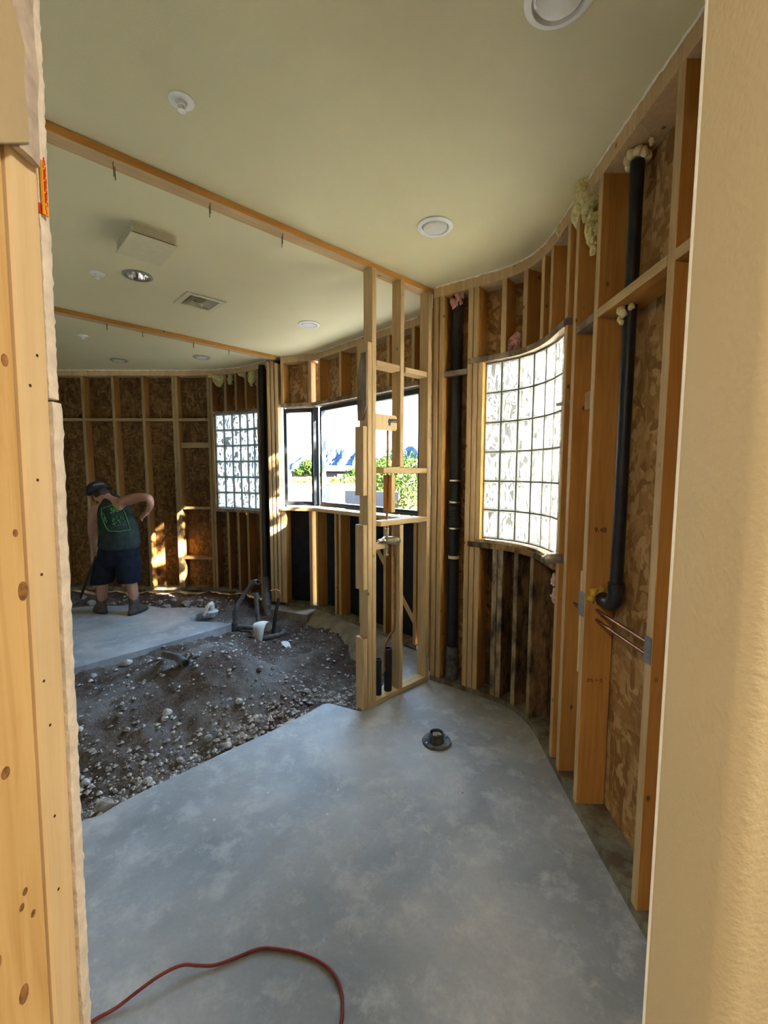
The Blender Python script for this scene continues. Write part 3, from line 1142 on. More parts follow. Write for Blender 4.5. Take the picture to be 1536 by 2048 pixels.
# far wall ----------------------------------------------------------
G = 'studs of the far wall'
sF = {}
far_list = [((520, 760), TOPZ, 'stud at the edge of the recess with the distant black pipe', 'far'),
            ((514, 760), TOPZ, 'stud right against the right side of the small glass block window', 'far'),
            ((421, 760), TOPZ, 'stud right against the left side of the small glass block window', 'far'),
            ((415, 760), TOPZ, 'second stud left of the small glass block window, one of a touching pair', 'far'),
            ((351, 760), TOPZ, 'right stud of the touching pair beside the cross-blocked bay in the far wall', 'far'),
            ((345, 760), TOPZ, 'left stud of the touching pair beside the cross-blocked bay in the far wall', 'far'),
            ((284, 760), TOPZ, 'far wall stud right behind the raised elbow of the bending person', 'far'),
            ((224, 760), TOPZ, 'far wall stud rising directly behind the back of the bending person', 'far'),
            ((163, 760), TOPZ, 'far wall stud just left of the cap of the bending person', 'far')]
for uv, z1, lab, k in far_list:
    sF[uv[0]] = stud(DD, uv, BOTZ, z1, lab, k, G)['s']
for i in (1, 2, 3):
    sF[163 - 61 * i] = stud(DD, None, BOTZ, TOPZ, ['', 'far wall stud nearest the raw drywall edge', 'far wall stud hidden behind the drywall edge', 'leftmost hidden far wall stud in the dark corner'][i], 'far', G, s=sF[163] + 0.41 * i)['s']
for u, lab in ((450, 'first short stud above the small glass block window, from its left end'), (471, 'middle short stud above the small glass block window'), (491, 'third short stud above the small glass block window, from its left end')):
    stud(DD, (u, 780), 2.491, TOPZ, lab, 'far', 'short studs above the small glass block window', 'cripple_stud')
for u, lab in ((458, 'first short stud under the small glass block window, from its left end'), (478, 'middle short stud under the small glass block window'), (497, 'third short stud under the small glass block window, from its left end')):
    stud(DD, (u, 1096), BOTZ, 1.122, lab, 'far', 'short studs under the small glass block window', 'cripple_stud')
ks = sorted(sF.items(), key=lambda t: t[1])
names = {284: 'between the stud pair and the stud behind the raised elbow', 224: 'above the hips of the bending person, second bay', 163: 'above the cap of the bending person', 102: 'next to the raw drywall edge', 41: 'hidden left of the drywall edge', -20: 'in the hidden left corner'}
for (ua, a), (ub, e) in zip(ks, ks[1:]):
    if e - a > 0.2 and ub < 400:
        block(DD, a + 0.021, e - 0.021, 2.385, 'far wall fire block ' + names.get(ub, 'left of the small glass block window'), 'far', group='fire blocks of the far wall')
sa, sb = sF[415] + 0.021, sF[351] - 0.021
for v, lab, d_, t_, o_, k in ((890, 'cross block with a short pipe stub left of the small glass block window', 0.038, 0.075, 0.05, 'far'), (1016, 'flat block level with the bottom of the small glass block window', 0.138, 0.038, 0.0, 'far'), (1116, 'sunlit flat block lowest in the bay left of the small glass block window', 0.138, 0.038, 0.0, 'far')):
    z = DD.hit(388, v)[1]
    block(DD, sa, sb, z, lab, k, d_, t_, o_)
curved('top_plate', DD, 0.17, DD.len, 0.0, 0.139, 2.974, 3.048, M['dustwood'], 'curved top plate of the far wall under the ceiling')
curved('bottom_plate', DD, 0.17, DD.len, 0.0, 0.139, 0.001, 0.039, M['treated'], 'curved bottom plate of the far wall')
curved('window_header', DD, wd0 - 0.03, wd1 + 0.01, -0.004, 0.139, 2.456, 2.489, M['greywood'], 'header strip over the small glass block window')
curved('window_sill', DD, wd0 - 0.03, wd1 + 0.01, -0.006, 0.139, 1.125, 1.165, M['greywood'], 'sill under the small glass block window')

# bay ----------------------------------------------------------------
G = 'studs of the bay'


def astud(u, v, z0, z1, lab, k='n', o=0.0, d=0.138):
    a, e = AA.p[0], AA.p[-1]
    n_ = AA.outward(0.2)
    p, kk, t_ = on_seg(u, v, (a.x + n_.x * o, a.y + n_.y * o), (e.x + n_.x * o, e.y + n_.y * o))
    q = board('wall_stud', (p.x, p.y, z0), (p.x, p.y, z1), V((n_.x, n_.y, 0)), d=d, mats=mats(k))
    return tag(q, lab, 'stud', G)


astud(540, 950, BOTZ, 2.998, 'first stud of the post right of the distant black pipe', 'dust', d=0.13)
astud(547.5, 950, BOTZ, 2.998, 'second stud of the post right of the distant black pipe', 'dust', d=0.13)
astud(555.5, 950, BOTZ, TOPZ, 'third stud of the post right of the distant black pipe', 'dust')
astud(563, 950, BOTZ, 1.2, 'short stud under the left end of the narrow bay window', 'n')
astud(570, 1120, BOTZ, 1.2, 'second short stud under the left end of the narrow bay window', 'n')
astud(564, 760, 2.495, TOPZ, 'short stud above the left end of the narrow bay window', 'n')
astud(619, 760, 2.495, TOPZ, 'short stud above the bay mullion on its left', 'n')
astud(622, 1120, BOTZ, 1.2, 'short stud under the bay mullion on its left', 'n')


def bstud(u, v, z0, z1, lab, k='n'):
    return stud(BB, (u, v), z0, z1, lab, k, G)


bstud(638, 760, 2.495, TOPZ, 'short stud above the bay mullion on its right')
bstud(680, 740, 2.495, TOPZ, 'short stud above the wide bay window, left of the partition post')
bstud(716, 740, 2.495, TOPZ, 'short stud above the wide bay window, behind the partition post')
bstud(776, 700, 2.495, TOPZ, 'short stud above the wide bay window, between the partition studs')
bstud(826, 690, 2.495, TOPZ, 'short stud above the right end of the wide bay window')
bstud(634, 1120, BOTZ, 1.2, 'short stud under the bay mullion on its right')
bstud(671, 1120, BOTZ, 1.2, 'short stud under the wide bay window, left of a pair')
bstud(679.5, 1120, BOTZ, 1.2, 'short stud under the wide bay window, right of a pair')
bstud(720, 1140, BOTZ, 1.2, 'short stud under the wide bay window behind the partition post')
bstud(769, 1150, BOTZ, 1.2, 'short stud under the wide bay window behind the shower valve')
bstud(829, 1150, BOTZ, 1.2, 'short stud under the right end of the wide bay window')
bstud(846, 950, BOTZ, TOPZ, 'jamb stud at the right end of the wide bay window')
curved('window_sill', BB, 0.0, 1.70, -0.015, 0.139, 1.203, 1.243, M['dustwood'], 'long rough sill board under the wide bay window')
curved('window_sill', AA, 0.06, AA.len, -0.015, 0.139, 1.203, 1.243, M['dustwood'], 'short rough sill board under the narrow bay window')
curved('window_header', BB, 0.0, 1.70, -0.012, 0.139, 2.452, 2.492, M['greywood'], 'long header strip over the wide bay window')
curved('window_header', AA, 0.06, AA.len, -0.012, 0.139, 2.452, 2.492, M['greywood'], 'short header strip over the narrow bay window')
curved('top_plate', BB, 0.0, 1.70, 0.0, 0.139, 2.974, 3.048, M['dustwood'], 'top plate over the wide bay window')
curved('top_plate', AA, 0.06, AA.len, 0.0, 0.139, 2.974, 3.048, M['dustwood'], 'top plate over the narrow bay window')
curved('bottom_plate', BB, 0.0, 1.70, 0.0, 0.139, 0.001, 0.039, M['treated'], 'bottom plate under the wide bay window')
curved('bottom_plate', AA, 0.06, AA.len, 0.0, 0.139, 0.001, 0.039, M['treated'], 'bottom plate under the narrow bay window')
# diagonal metal strap brace across the bay studs
b = MB()
p0, p1 = BB.pt(0.72, 0.1405, 1.15), BB.pt(1.60, 0.1405, 0.12)
oo = BB.outward(1.0)
ddv = (p1 - p0).normalized()
nn_ = V((oo.x, oo.y, 0))
b.obox((p0 + p1) / 2, ddv * (p1 - p0).length / 2, ddv.cross(nn_) * 0.03, nn_ * 0.0008)
tag(b.build('strap_brace', M['dustwood']), 'diagonal brace crossing the black paper below the wide bay window', 'brace')

# partition ------------------------------------------------------------
Q0 = V((0.372, 3.432, 0))
PDv = PD
PIN = -PN


def on_part(u, v, o=0.0):
    a = Q0 + PIN * o
    e = a + PDv
    p, k, t_ = on_seg(u, v, (a.x, a.y), (e.x, e.y))
    return p, k


def pstud(u, v, z0, z1, lab, k='dust', d=0.089, o=0.0, name='wall_stud', group='studs of the bare partition'):
    p, kk = on_part(u, v)
    p = p + PIN * o
    q = board(name, (p.x, p.y, z0), (p.x, p.y, z1), PIN, d=d, mats=mats(k))
    tag(q, lab, 'stud', group)
    return q, kk


_, kP2 = on_part(740.2, 1100)
_, kP1 = on_part(748.6, 1100)
kP1 = kP2 - 0.0395
for k_, z1, lab in ((kP1, 3.010, 'tall partition post stud reaching the ceiling plate'), (kP2, on_part(740, 684)[0].z, 'shorter outer stud nailed to the free end of the partition post')):
    p = Q0 + PDv * k_
    tag(board('wall_stud', (p.x, p.y, BOTZ), (p.x, p.y, z1), PIN, d=0.089, mats=mats('dust')), lab, 'stud', 'studs of the bare partition')
zc = lambda u, v: on_part(u, v)[0].z
q, kP3 = pstud(805, 700, zc(805, 934), 3.010, 'upper half of the cut partition stud in the middle of the partition')
pstud(803, 1150, BOTZ, zc(803, 1050), 'lower half of the cut partition stud below the shower valve')
pstud(787, 1000, zc(787, 1033) + 0.03, zc(787, 946) - 0.015, 'short reddish stud piece between the two middle partition blocks', 'n')
pstud(857, 1000, BOTZ, 3.010, 'partition stud at the corner with the right wall')


def pblock(ua, ub, v, lab, t=0.038, d=0.089, o=0.0, k='dust', uv=None):
    a, ka = on_part(ua, 950)
    e, ke = on_part(ub, 950)
    z = zc(*uv) if uv else zc((ua + ub) / 2, v)
    p, r = Q0 + PDv * ka + PIN * o, Q0 + PDv * ke + PIN * o
    q = board('wood_block', (p.x, p.y, z), (r.x, r.y, z), PIN, d=d, t=t, mats=mats(k))
    return tag(q, lab, 'block', 'blocks of the bare partition')


pblock(753.5, 799, 0, 'flat partition block between post and cut stud, above window height', uv=(776, 731))
pblock(809.5, 852, 0, 'flat partition block between cut stud and corner, above window height', uv=(831, 744))
pblock(765, 851, 0, 'partition block level with the bottom of the cut stud', t=0.040, o=-0.012, uv=(808, 941))
pblock(761, 854, 0, 'partition block just above the shower valve', t=0.036, o=-0.006, k='dust', uv=(806, 1043))
pblock(753.5, 789, 0, 'thin cross block behind the shower valve in the partition', t=0.05, d=0.03, o=0.05, uv=(768, 1094))
# plywood piece that carried the shower arm: one rounded corner
b = MB()
a_, ka = on_part(752.5, 850)
e_, ke = on_part(796, 850)
z0, z1 = zc(775, 860), zc(775, 829)
L = abs(ka - ke)
pr = [(0, 0), (L - 0.02, 0)] + [(L - 0.02 + 0.02 * math.sin(t), 0.02 - 0.02 * math.cos(t)) for t in np.linspace(0.2, 1.5, 5)] + [(L, z1 - z0 - 0.02)] + \
     [(L - 0.02 + 0.02 * math.cos(t), z1 - z0 - 0.02 + 0.02 * math.sin(t)) for t in np.linspace(0.1, 1.5, 5)] + [(0, z1 - z0)]
vs = []
for o_ in (0.012, 0.030):
    for x_, z_ in pr:
        p = Q0 + PDv * (ka - x_) + PIN * o_
        vs.append((p.x, p.y, z0 + z_))
n = len(pr)
b.add(vs, [tuple(range(n)), tuple(range(2 * n - 1, n - 1, -1))] + [(i, n + i, n + (i + 1) % n, (i + 1) % n) for i in range(n)])
tag(b.build('plywood_piece', M['pale']), 'pale plywood piece with rounded corners holding the shower arm', 'plywood')

# pieces nailed to the free end of the post
kend = kP2 + 0.0195
for va, ve, lab, k, th in ((851, 992, 'short board nailed to the end of the partition post, at window height', 'dust', 0.038), (1052, 1183, 'short board nailed to the end of the partition post, below window height', 'n', 0.038),
                           (1282, 1421, 'short board nailed to the foot of the partition post', 'n', 0.038)):
    p = Q0 + PDv * (kend + th / 2 + 0.0005) + PIN * 0.004
    z0 = zc(720, ve) if ve < 1400 else 0.004
    q = board('nailed_board', (p.x, p.y, z0), (p.x, p.y, zc(720, va)), PIN, d=0.086, t=th, mats=(M['dustwood'], M['edge']) if k == 'dust' else (M['edge'], M['edge']))
    tag(q, lab, 'board', 'boards nailed to the partition post')
b = MB()
rnd = random.Random(5)
vs, fs = [], []
zt, zb_ = zc(720, 700), zc(720, 838)
N_ = 14
for i in range(N_ + 1):
    z = zb_ + (zt - zb_) * i / N_
    wl = 0.089 + (rnd.uniform(-0.004, 0.004)) - (0.035 * max(0, (i - 9) / 5))
    wr = 0.0 if i > 2 else 0.04 * (1 - i / 3)
    for o_, th in ((wr, 0.001), (wl, 0.001), (wl, 0.014), (wr, 0.014)):
        p = Q0 + PDv * (kend + th) + PIN * o_
        vs.append((p.x, p.y, z))
for i in range(N_):
    for k in range(4):
        fs.append((4 * i + k, 4 * i + (k + 1) % 4, 4 * i + 4 + (k + 1) % 4, 4 * i + 4 + k))
fs += [(0, 1, 2, 3), (4 * N_ + 3, 4 * N_ + 2, 4 * N_ + 1, 4 * N_)]
b.add(vs, fs)
tag(b.build('torn_board', M['greywood']), 'torn brown board strip high on the end of the partition post', 'board')

p0, p1 = Q0 + PDv * 0.01, Q0 + PDv * kend
tag(board('bottom_plate', (p0.x, p0.y, 0.02), (p1.x, p1.y, 0.02), PIN, d=0.089, t=0.037, mats=mats('dust')), 'straight bottom plate of the bare partition on the slab', 'plate')


def ceiling_plate(pa, pb, lab, nails, seed):
    a, e = V(pa), V(pb)
    dv = (e - a).normalized()
    nv = V((-dv.y, dv.x, 0))
    if nv.y < 0:
        nv = -nv
    q = board('top_plate', (a.x, a.y, 3.0305), (e.x, e.y, 3.0305), nv, d=0.089, t=0.037, mats=(M['edge'], M['wood']))
    tag(q, lab, 'plate')
    rnd_ = random.Random(seed)
    for u, v in nails:
        p = on_z(u, v, 3.0)
        k = (p - a).dot(dv)
        for j in range(2):
            c_ = a + dv * (k + 0.012 * j + rnd_.uniform(-0.004, 0.004)) + nv * (0.03 + 0.03 * j)
            nb_ = MB()
            nb_.tube([(c_.x, c_.y, 3.013), (c_.x + rnd_.uniform(-.002, .002), c_.y, 2.962 - rnd_.uniform(0, 0.012))], 0.0021, 6)
            nb_.build('nail', M['nail'], q)
    return q


c1 = Q0 + V((0.0, 0.025, 0))
e1 = c1 + PDv * 4.1
ceiling_plate((e1.x, e1.y, 0), (c1.x, c1.y, 0), 'long bare ceiling plate of the near partition line, with hanging nails', [(240, 305), (433, 396), (577, 462)], 1)
c2 = V((-1.285, 5.375, 0))
dv2 = (V((-2.735, 3.822, 0)) - V((-1.291, 5.345, 0))).normalized()
e2 = c2 + dv2 * 5.6
ceiling_plate((e2.x, e2.y, 0), (c2.x, c2.y, 0), 'bare ceiling plate of the farther partition line', [(225, 640), (300, 655), (400, 680), (475, 695)], 2)

p = CC.pt(0.0, 0.05)
tag(board('wall_stud', (p.x - 0.012, p.y + 0.012, BOTZ), (p.x - 0.012, p.y + 0.012, 3.047), V((0.6, 0.8, 0)), d=0.089, t=0.05, mats=mats('far')), 'recessed filler stud added to close the light gap between partition and right wall', 'stud')  # filler board added to close a light gap in this corner
# doorway: the stripped left jamb ----------------------------------------
G = 'studs of the stripped left door jamb'
for x0, ya, yb, zt, lab, mk, xd in ((XL - 0.0015, 0.4445, 0.4825, CEIL - .01, 'narrow jamb stud with nail holes next to the raw drywall edge', 'jambwood', 0.089),):
    yc = (ya + yb) / 2
    o = board('jamb_stud', (XJ(0, x0), yc, 0.001), (XJ(zt, x0), yc, zt), V((-1, 0, 0)), d=xd, t=yb - ya, mats=(M['jambwood'], M['jambwood']))
    o.name = 'jamb_stud'
    tag(o, lab, 'stud', G)
    jamb = o
    for u, v in ((68, 711), (55, 771), (73, 960), (84, 1149), (92, 1362), (106, 1450), (118, 1632), (128, 1778)):
        p = on_x(u, v, x0)
        nb_ = MB()
        nb_.lathe([(0.0, 0.0), (0.0016, 0.0), (0.0016, 0.0012), (0.0, 0.0012)], (XJ(p.z, x0) - 0.0008, min(max(p.y, 0.448), 0.478), p.z), (1, 0, 0), 8)
        nb_.build('nail_hole', M['jambhole'], o)
bj = MB()
o = board('jamb_stud', (XJ(0, XL - 0.004), 0.373, 0.001), (XJ(CEIL - .01, XL - 0.004), 0.373, CEIL - .01), V((-1, 0, 0)), d=0.038, t=0.139, mats=(M['jambface'], M['jambface']))
o.name = 'jamb_stud'
tag(o, 'wide knotty jamb stud at the left edge of the picture', 'stud', G)
plain('knot', (0.27, 0.13, 0.045), 0.8, var=0.6, scale=120)
for u, v, ry, rz in ((3, 720, .004, .006), (30, 1066, .003, .004), (47, 1182, .006, .010), (18, 1546, .005, .006), (61, 1783, .003, .004), (55, 1815, .003, .004), (78, 1827, .003, .004), (62, 1988, .006, .010), (5, 1930, .006, .009)):
    p = on_x(u, v, XL - 0.004)
    if p.y < 0.44:
        kn = MB()
        kn.lathe([(0.0, 0.0), (1.0, 0.0), (1.0, 0.0006), (0.0, 0.0006)], (0, 0, 0), (1, 0, 0), 14)
        kn.v = [(XJ(p.z, XL - 0.0042) + a[0], p.y + a[1] * ry, p.z + a[2] * rz) for a in kn.v]
        kn.build('knot', M['knot'], o)
# painted drywall still left above the stripped studs, its torn lower and right edge
zD = on_x(30, 300, XL).z
rnd = random.Random(11)
b = MB()
vs, fs = [], []
rows = 26
for i in range(rows + 1):
    z = zD + (CEIL - 0.3 - zD) * i / rows
    u_ = 60 + (0 if i > 1 else -2) + rnd.uniform(-4, 3)
    p = on_x(u_, 0 + (305 - i * 10), XL)
    yr = 0.4560 + rnd.uniform(-0.003, 0.003) - (0.010 if 3 < i < 8 else 0)
    zz = z + (rnd.uniform(-0.004, 0.004) if i == 0 else 0)
    xl = XJ(zz, XL)
    zn = 1.676 + (zz - 1.676) * 0.302 / yr
    vs += [(xl, 0.302, zn), (xl + 0.0125, 0.302, zn), (xl + 0.0125, yr - 0.002, zz), (xl + 0.0105, yr, zz), (xl, yr + 0.001, zz)]
for i in range(rows):
    for k in range(5):
        fs.append((5 * i + k, 5 * i + (k + 1) % 5, 5 * i + 5 + (k + 1) % 5, 5 * i + 5 + k))
fs += [(4, 3, 2, 1, 0), tuple(5 * rows + k for k in range(5))]
b.add(vs, fs)
struct(b.build('wall_near', M['wallpaint'], smooth=30), 'painted drywall remnant above the stripped jamb studs')
b = MB()
vs, fs = [], []
for i in range(rows + 1):
    z = zD - 0.006 + (CEIL - 0.3 - zD) * i / rows
    yl = 0.4475 + rnd.uniform(-0.004, 0.004)
    yr = 0.4785 + rnd.uniform(-0.003, 0.003)
    xl = XJ(z, XL)
    vs += [(xl + 0.001, yl, z), (xl + 0.0085 + rnd.uniform(-.001, .001), yl, z), (xl + 0.0085 + rnd.uniform(-.0015, .0015), (yl + yr) / 2, z), (xl + 0.006, yr, z), (xl + 0.001, yr, z)]
for i in range(rows):
    for k in range(5):
        fs.append((5 * i + k, 5 * i + (k + 1) % 5, 5 * i + 5 + (k + 1) % 5, 5 * i + 5 + k))
fs += [(4, 3, 2, 1, 0), tuple(5 * rows + k for k in range(5))]
b.add(vs, fs)
struct(b.build('wall_near', M['tornpaper']), 'torn grey drywall core beside the painted remnant')
# end tape of the sheet: yellow strip with red marks
XT = XJ(2.0, XL)
zt0, zt1 = on_x(78, 430, XL).z, on_x(76, 326, XL).z
b = MB()
b.box((XT - 0.001, 0.4838, TZ0), (XT + 0.0012, 0.4900, TZ1))
tp = tag(b.build('end_tape', M['tape']), 'yellow paper tape with red lettering on the drywall end', 'tape')
b = MB()
for i in range(4):
    zc_ = zt1 - (i + 0.6) * (zt1 - zt0) / 4.6
    for a0 in np.linspace(0, 1.4 * PI, 7):
        b.obox((XT + 0.0016, 0.4868 + 0.0015 * math.cos(a0), zc_ + 0.009 * math.sin(a0)), (0.0002, 0, 0), (0, 0.00045, 0), (0, 0, 0.0022))
b.obox((XL + 0.0030, 0.485, zt0 + 0.006), (0.0002, 0, 0), (0, 0.0026, 0), (0, 0, 0.005))
b.build('lettering', M['red'], tp)
# ------------------------------------------------------------------ dirt
def smooth(a, b, x):
    t = min(1, max(0, (x - a) / (b - a)))
    return t * t * (3 - 2 * t)


_ph = [(random.Random(i).uniform(0, 6.28), random.Random(i + 50).uniform(0, 6.28)) for i in range(8)]


def wob(x, y, f, k):
    a, c = _ph[k]
    return math.sin(x * f + a + 1.3 * math.sin(y * f * 0.7 + c)) * math.sin(y * f * 1.1 + c + 0.9 * math.sin(x * f * 0.8))


def gauss(x, y, cx, cy, rx, ry, ang=0.0):
    c, s = math.cos(ang), math.sin(ang)
    dx, dy = x - cx, y - cy
    u, v = (dx * c + dy * s) / rx, (-dx * s + dy * c) / ry
    return math.exp(-(u * u + v * v))


NE = [V((p[0], p[1])) for p in near_edge]
FE = [V((p[0], p[1])) for p in far]


def inside(poly, x, y):
    r = False
    j = len(poly) - 1
    for i in range(len(poly)):
        a, c = poly[i], poly[j]
        if (a[1] > y) != (c[1] > y) and x < (c[0] - a[0]) * (y - a[1]) / (c[1] - a[1]) + a[0]:
            r = not r
        j = i
    return r


def dirt_z(x, y):
    q = (x + 1.44) * 0.727 + (y - 1.98) * -0.686          # along minus PN: < 0 is in the trench
    acr = -q                                               # distance from the near slab edge into the trench
    z = -0.075
    z += 0.25 * gauss(x, y, -1.42, 3.50, 0.44, 0.70, 0.75)
    z += 0.13 * gauss(x, y, -1.75, 2.85, 0.75, 0.42, 0.75)
    z += 0.07 * gauss(x, y, -0.75, 3.25, 0.35, 0.35)
    z -= 0.17 * gauss(x, y, -0.35, 3.95, 0.55, 0.45, 0.8)
    z -= 0.12 * gauss(x, y, -1.15, 4.75, 0.35, 0.30)
    z -= 0.05 * gauss(x, y, -1.25, 2.45, 0.9, 0.22, 0.785)
    z += 0.05 * gauss(x, y, -2.45, 5.65, 0.7, 0.25)
    z += 0.045 * gauss(x, y, -3.6, 5.8, 0.9, 0.2)
    z += 0.024 * wob(x, y, 5.5, 0) + 0.017 * wob(x, y, 13, 1) + 0.012 * wob(x, y, 29, 2) + 0.007 * wob(x, y, 61, 3)
    return z


STEP = 0.026
X0, X1, Y0, Y1 = -5.60, 0.25, 0.6, 6.2
nx, ny = int((X1 - X0) / STEP), int((Y1 - Y0) / STEP)
slab_near = [(p[0], p[1]) for p in near_edge] + [(3, 3.75), (3, -3), (-2.9, -3)]
idx = {}
vs, fs = [], []
for i in range(nx + 1):
    for j in range(ny + 1):
        x, y = X0 + i * STEP, Y0 + j * STEP
        z = dirt_z(x, y)
        if inside(slab_near, x, y) or inside(far, x, y):
            z = min(z, -0.02)
        # stay under the walls
        idx[(i, j)] = len(vs)
        vs.append((x, y, z + random.uniform(-0.007, 0.007)))
ok = {}
lim = [tuple(DD.pt(s, 0.10)[:2]) for s in np.linspace(0.15, DD.len, 20)]
bound = lim[::-1] + [(-1.27, 5.51), (-0.83, 5.37)] + [tuple(BB.pt(s, 0.09)[:2]) for s in (0.3, 0.9, 1.6)] + [(0.3, 3.0), (0.25, 0.6), (-5.65, 0.6), (-5.65, 6.2)]
for i in range(nx):
    for j in range(ny):
        x, y = X0 + (i + .5) * STEP, Y0 + (j + .5) * STEP
        if inside(bound, x, y):
            fs.append((idx[(i, j)], idx[(i + 1, j)], idx[(i + 1, j + 1)], idx[(i, j + 1)]))
b = MB()
b.add(vs, fs)
dirt = tag(b.build('dirt', M['dirt'], smooth=True, fix=False), 'heaped reddish brown dirt and grey dust in the trench', 'dirt', kind='stuff')

# small gravel nobody could count
rnd = random.Random(21)
base = MB()
pts = []
while len(pts) < 5200:
    k = rnd.random()
    if k < 0.45:
        t_ = rnd.uniform(0, 1)
        x = -1.9 + 1.75 * t_ + rnd.gauss(0, 0.12)
        y = 1.65 + 1.5 * t_ + abs(rnd.gauss(0.0, 0.30)) + 0.05
    elif k < 0.9:
        x, y = rnd.uniform(-2.9, 0.0), rnd.uniform(1.7, 5.0)
    else:
        x, y = rnd.uniform(-3.6, -1.9), rnd.uniform(5.2, 6.0)
    if inside(slab_near, x, y) or inside(far, x, y) or not inside(bound, x, y):
        continue
    if BB.hit is None:
        continue
    r = 0.004 + 0.016 * rnd.random() ** 3.0
    pts.append((x, y, r))
g = MB()
oct_v = [(1, 0, 0), (-1, 0, 0), (0, 1, 0), (0, -1, 0), (0, 0, 1), (0, 0, -1)]
oct_f = [(0, 2, 4), (2, 1, 4), (1, 3, 4), (3, 0, 4), (2, 0, 5), (1, 2, 5), (3, 1, 5), (0, 3, 5)]
for x, y, r in pts:
    z = dirt_z(x, y) + r * 0.35
    a = rnd.uniform(0, 6.28)
    sx_, sy_, sz_ = r * rnd.uniform(0.7, 1.5), r * rnd.uniform(0.7, 1.3), r * rnd.uniform(0.5, 0.95)
    ca, sa_ = math.cos(a), math.sin(a)
    g.add([(x + p[0] * sx_ * ca - p[1] * sy_ * sa_, y + p[0] * sx_ * sa_ + p[1] * sy_ * ca, z + p[2] * sz_) for p in oct_v], oct_f, 0 if rnd.random() < 0.6 else 1)
tag(g.build('gravel', [M['gravelgrey'], M['rockpale']]), 'small gravel strewn over the dirt in the trench', 'gravel', kind='stuff')

# single stones
named = [(334, 1425, 0.034, 'large pale stone on the near slope of the dirt mound'), (330, 1443, 0.024, 'grey stone just below the large pale stone on the mound'), (160, 1475, 0.022, 'bluish stone at the left end of the trench beside the raw drywall'),
         (478, 1402, 0.024, 'white stone right of the mound in the middle of the trench'), (395, 1400, 0.017, 'pale upright pebble on the right slope of the dirt mound'), (388, 1482, 0.022, 'pale flat stone near the slab edge below the mound'),
         (170, 1565, 0.026, 'pale stone low at the left end of the trench'), (205, 1612, 0.045, 'biggest grey lump at the left corner of the near slab'), (295, 1562, 0.028, 'pale lump lying right along the near slab edge'),
         (612, 1383, 0.022, 'white stone near the partition post in the pit'), (520, 1332, 0.026, 'brown clod right of the mound top, below the pipes'), (458, 1315, 0.016, 'small white stone in front of the pipe cluster'),
         (255, 1328, 0.045, 'pale broken concrete lump by the far slab edge'), (185, 1352, 0.032, 'grey rubble lump at the far slab edge near the drywall'), (300, 1488, 0.022, 'reddish stone below the biggest stones of the mound'),
         (415, 1465, 0.030, 'tan clod on the right slope above the slab edge'), (455, 1490, 0.026, 'chalky lump next to the slab edge, middle of it'), (560, 1440, 0.028, 'chalky lump next to the slab edge towards the partition post'),
         (358, 1510, 0.024, 'dusty stone between mound and slab edge'), (585, 1420, 0.02, 'small grey stone near the rounded slab corner'), (240, 1440, 0.02, 'dark reddish clod on the left slope of the mound'), (255, 1475, 0.022, 'brown clod low on the left slope of the mound')]
for i, (u, v, r, lab) in enumerate(named):
    p = on_z(u, v, 0.0)
    for _ in range(6):
        p = on_z(u, v, dirt_z(p.x, p.y) + r * 0.4)
    if inside(slab_near, p.x, p.y):
        p += V((-0.05, 0.05, 0))
    b = MB()
    b.blob((p.x, p.y, dirt_z(p.x, p.y) + r * 0.40), (r, r * 0.85, r * 0.7), 2, 0.22, i)
    mt_ = M['rockpale'] if any(w_ in lab for w_ in ('pale', 'white', 'chalky', 'bluish')) else M['gravelgrey']
    tag(b.build('stone', mt_), lab, 'stone', 'stones in the dirt trench')
# rubble by the far wall
for i, (u, v, r) in enumerate([(318, 1197, .05), (332, 1203, .06), (346, 1194, .045), (352, 1207, .04), (300, 1203, .05), (372, 1200, .06), (388, 1208, .05), (400, 1196, .045), (165, 1190, .05), (182, 1196, .06)]):
    p = on_z(u, v, 0.03)
    b = MB()
    b.blob((p.x, p.y, dirt_z(p.x, p.y) + r * 0.3), (r, r * 0.8, r * 0.6), 2, 0.25, 100 + i)
    tag(b.build('rubble_lump', M['gravelgrey']), 'grey rubble lump at the foot of the far wall near the bending person', 'stone', 'rubble at the foot of the far wall')

# ------------------------------------------------------------------ pipes of the right wall
def arc(c, a, b_, n=8):
    """quarter bend: from c+a to c+b_ round c... a and b_ are perpendicular radius vectors"""
    return [c + a * math.cos(t) + b_ * math.sin(t) for t in np.linspace(0, PI / 2, n)]


s_v, z_v, _ = CC.hit(1244, 944, 0.075)
zb = CC.hit(1238, 1192, 0.075)[1]
px = CC.pt(s_v, 0.075)
vent = empty('vent_pipe', (px.x, px.y, zb), 'long black vent pipe ending in a foamed elbow, in the right wall', 'pipe')
b = MB()
b.tube([(px.x, px.y, zb + 0.0), (px.x, px.y, 2.93)], 0.0265, 20)
b.build('pipe', M['abs'], vent, smooth=40)
b = MB()
el = [V((px.x, px.y, zb + 0.02))] + [V((px.x, px.y + 0.055 - 0.055 * math.cos(t), zb - 0.055 * math.sin(t))) for t in np.linspace(0, PI / 2, 8)]
el.append(el[-1] + V((0, 0.06, 0)))
b.tube(el, 0.033, 20)
b.lathe([(0.0265, 0.02), (0.035, 0.02), (0.035, -0.015), (0.0265, -0.015)], (px.x, px.y, zb + 0.03))
b.build('elbow', M['abs'], vent, smooth=40)
b = MB()
e_ = el[-1]
for i, (dx, dz, r) in enumerate(((0, 0, .036), (-0.03, 0.025, .026), (-0.045, -0.005, .022), (0.0, 0.035, .022))):
    b.blob((e_.x + dx, e_.y + 0.028, e_.z + dz), r, 2, 0.25, i)
b.build('foam_collar', M['foamyellow'], vent, smooth=True)
b = MB()
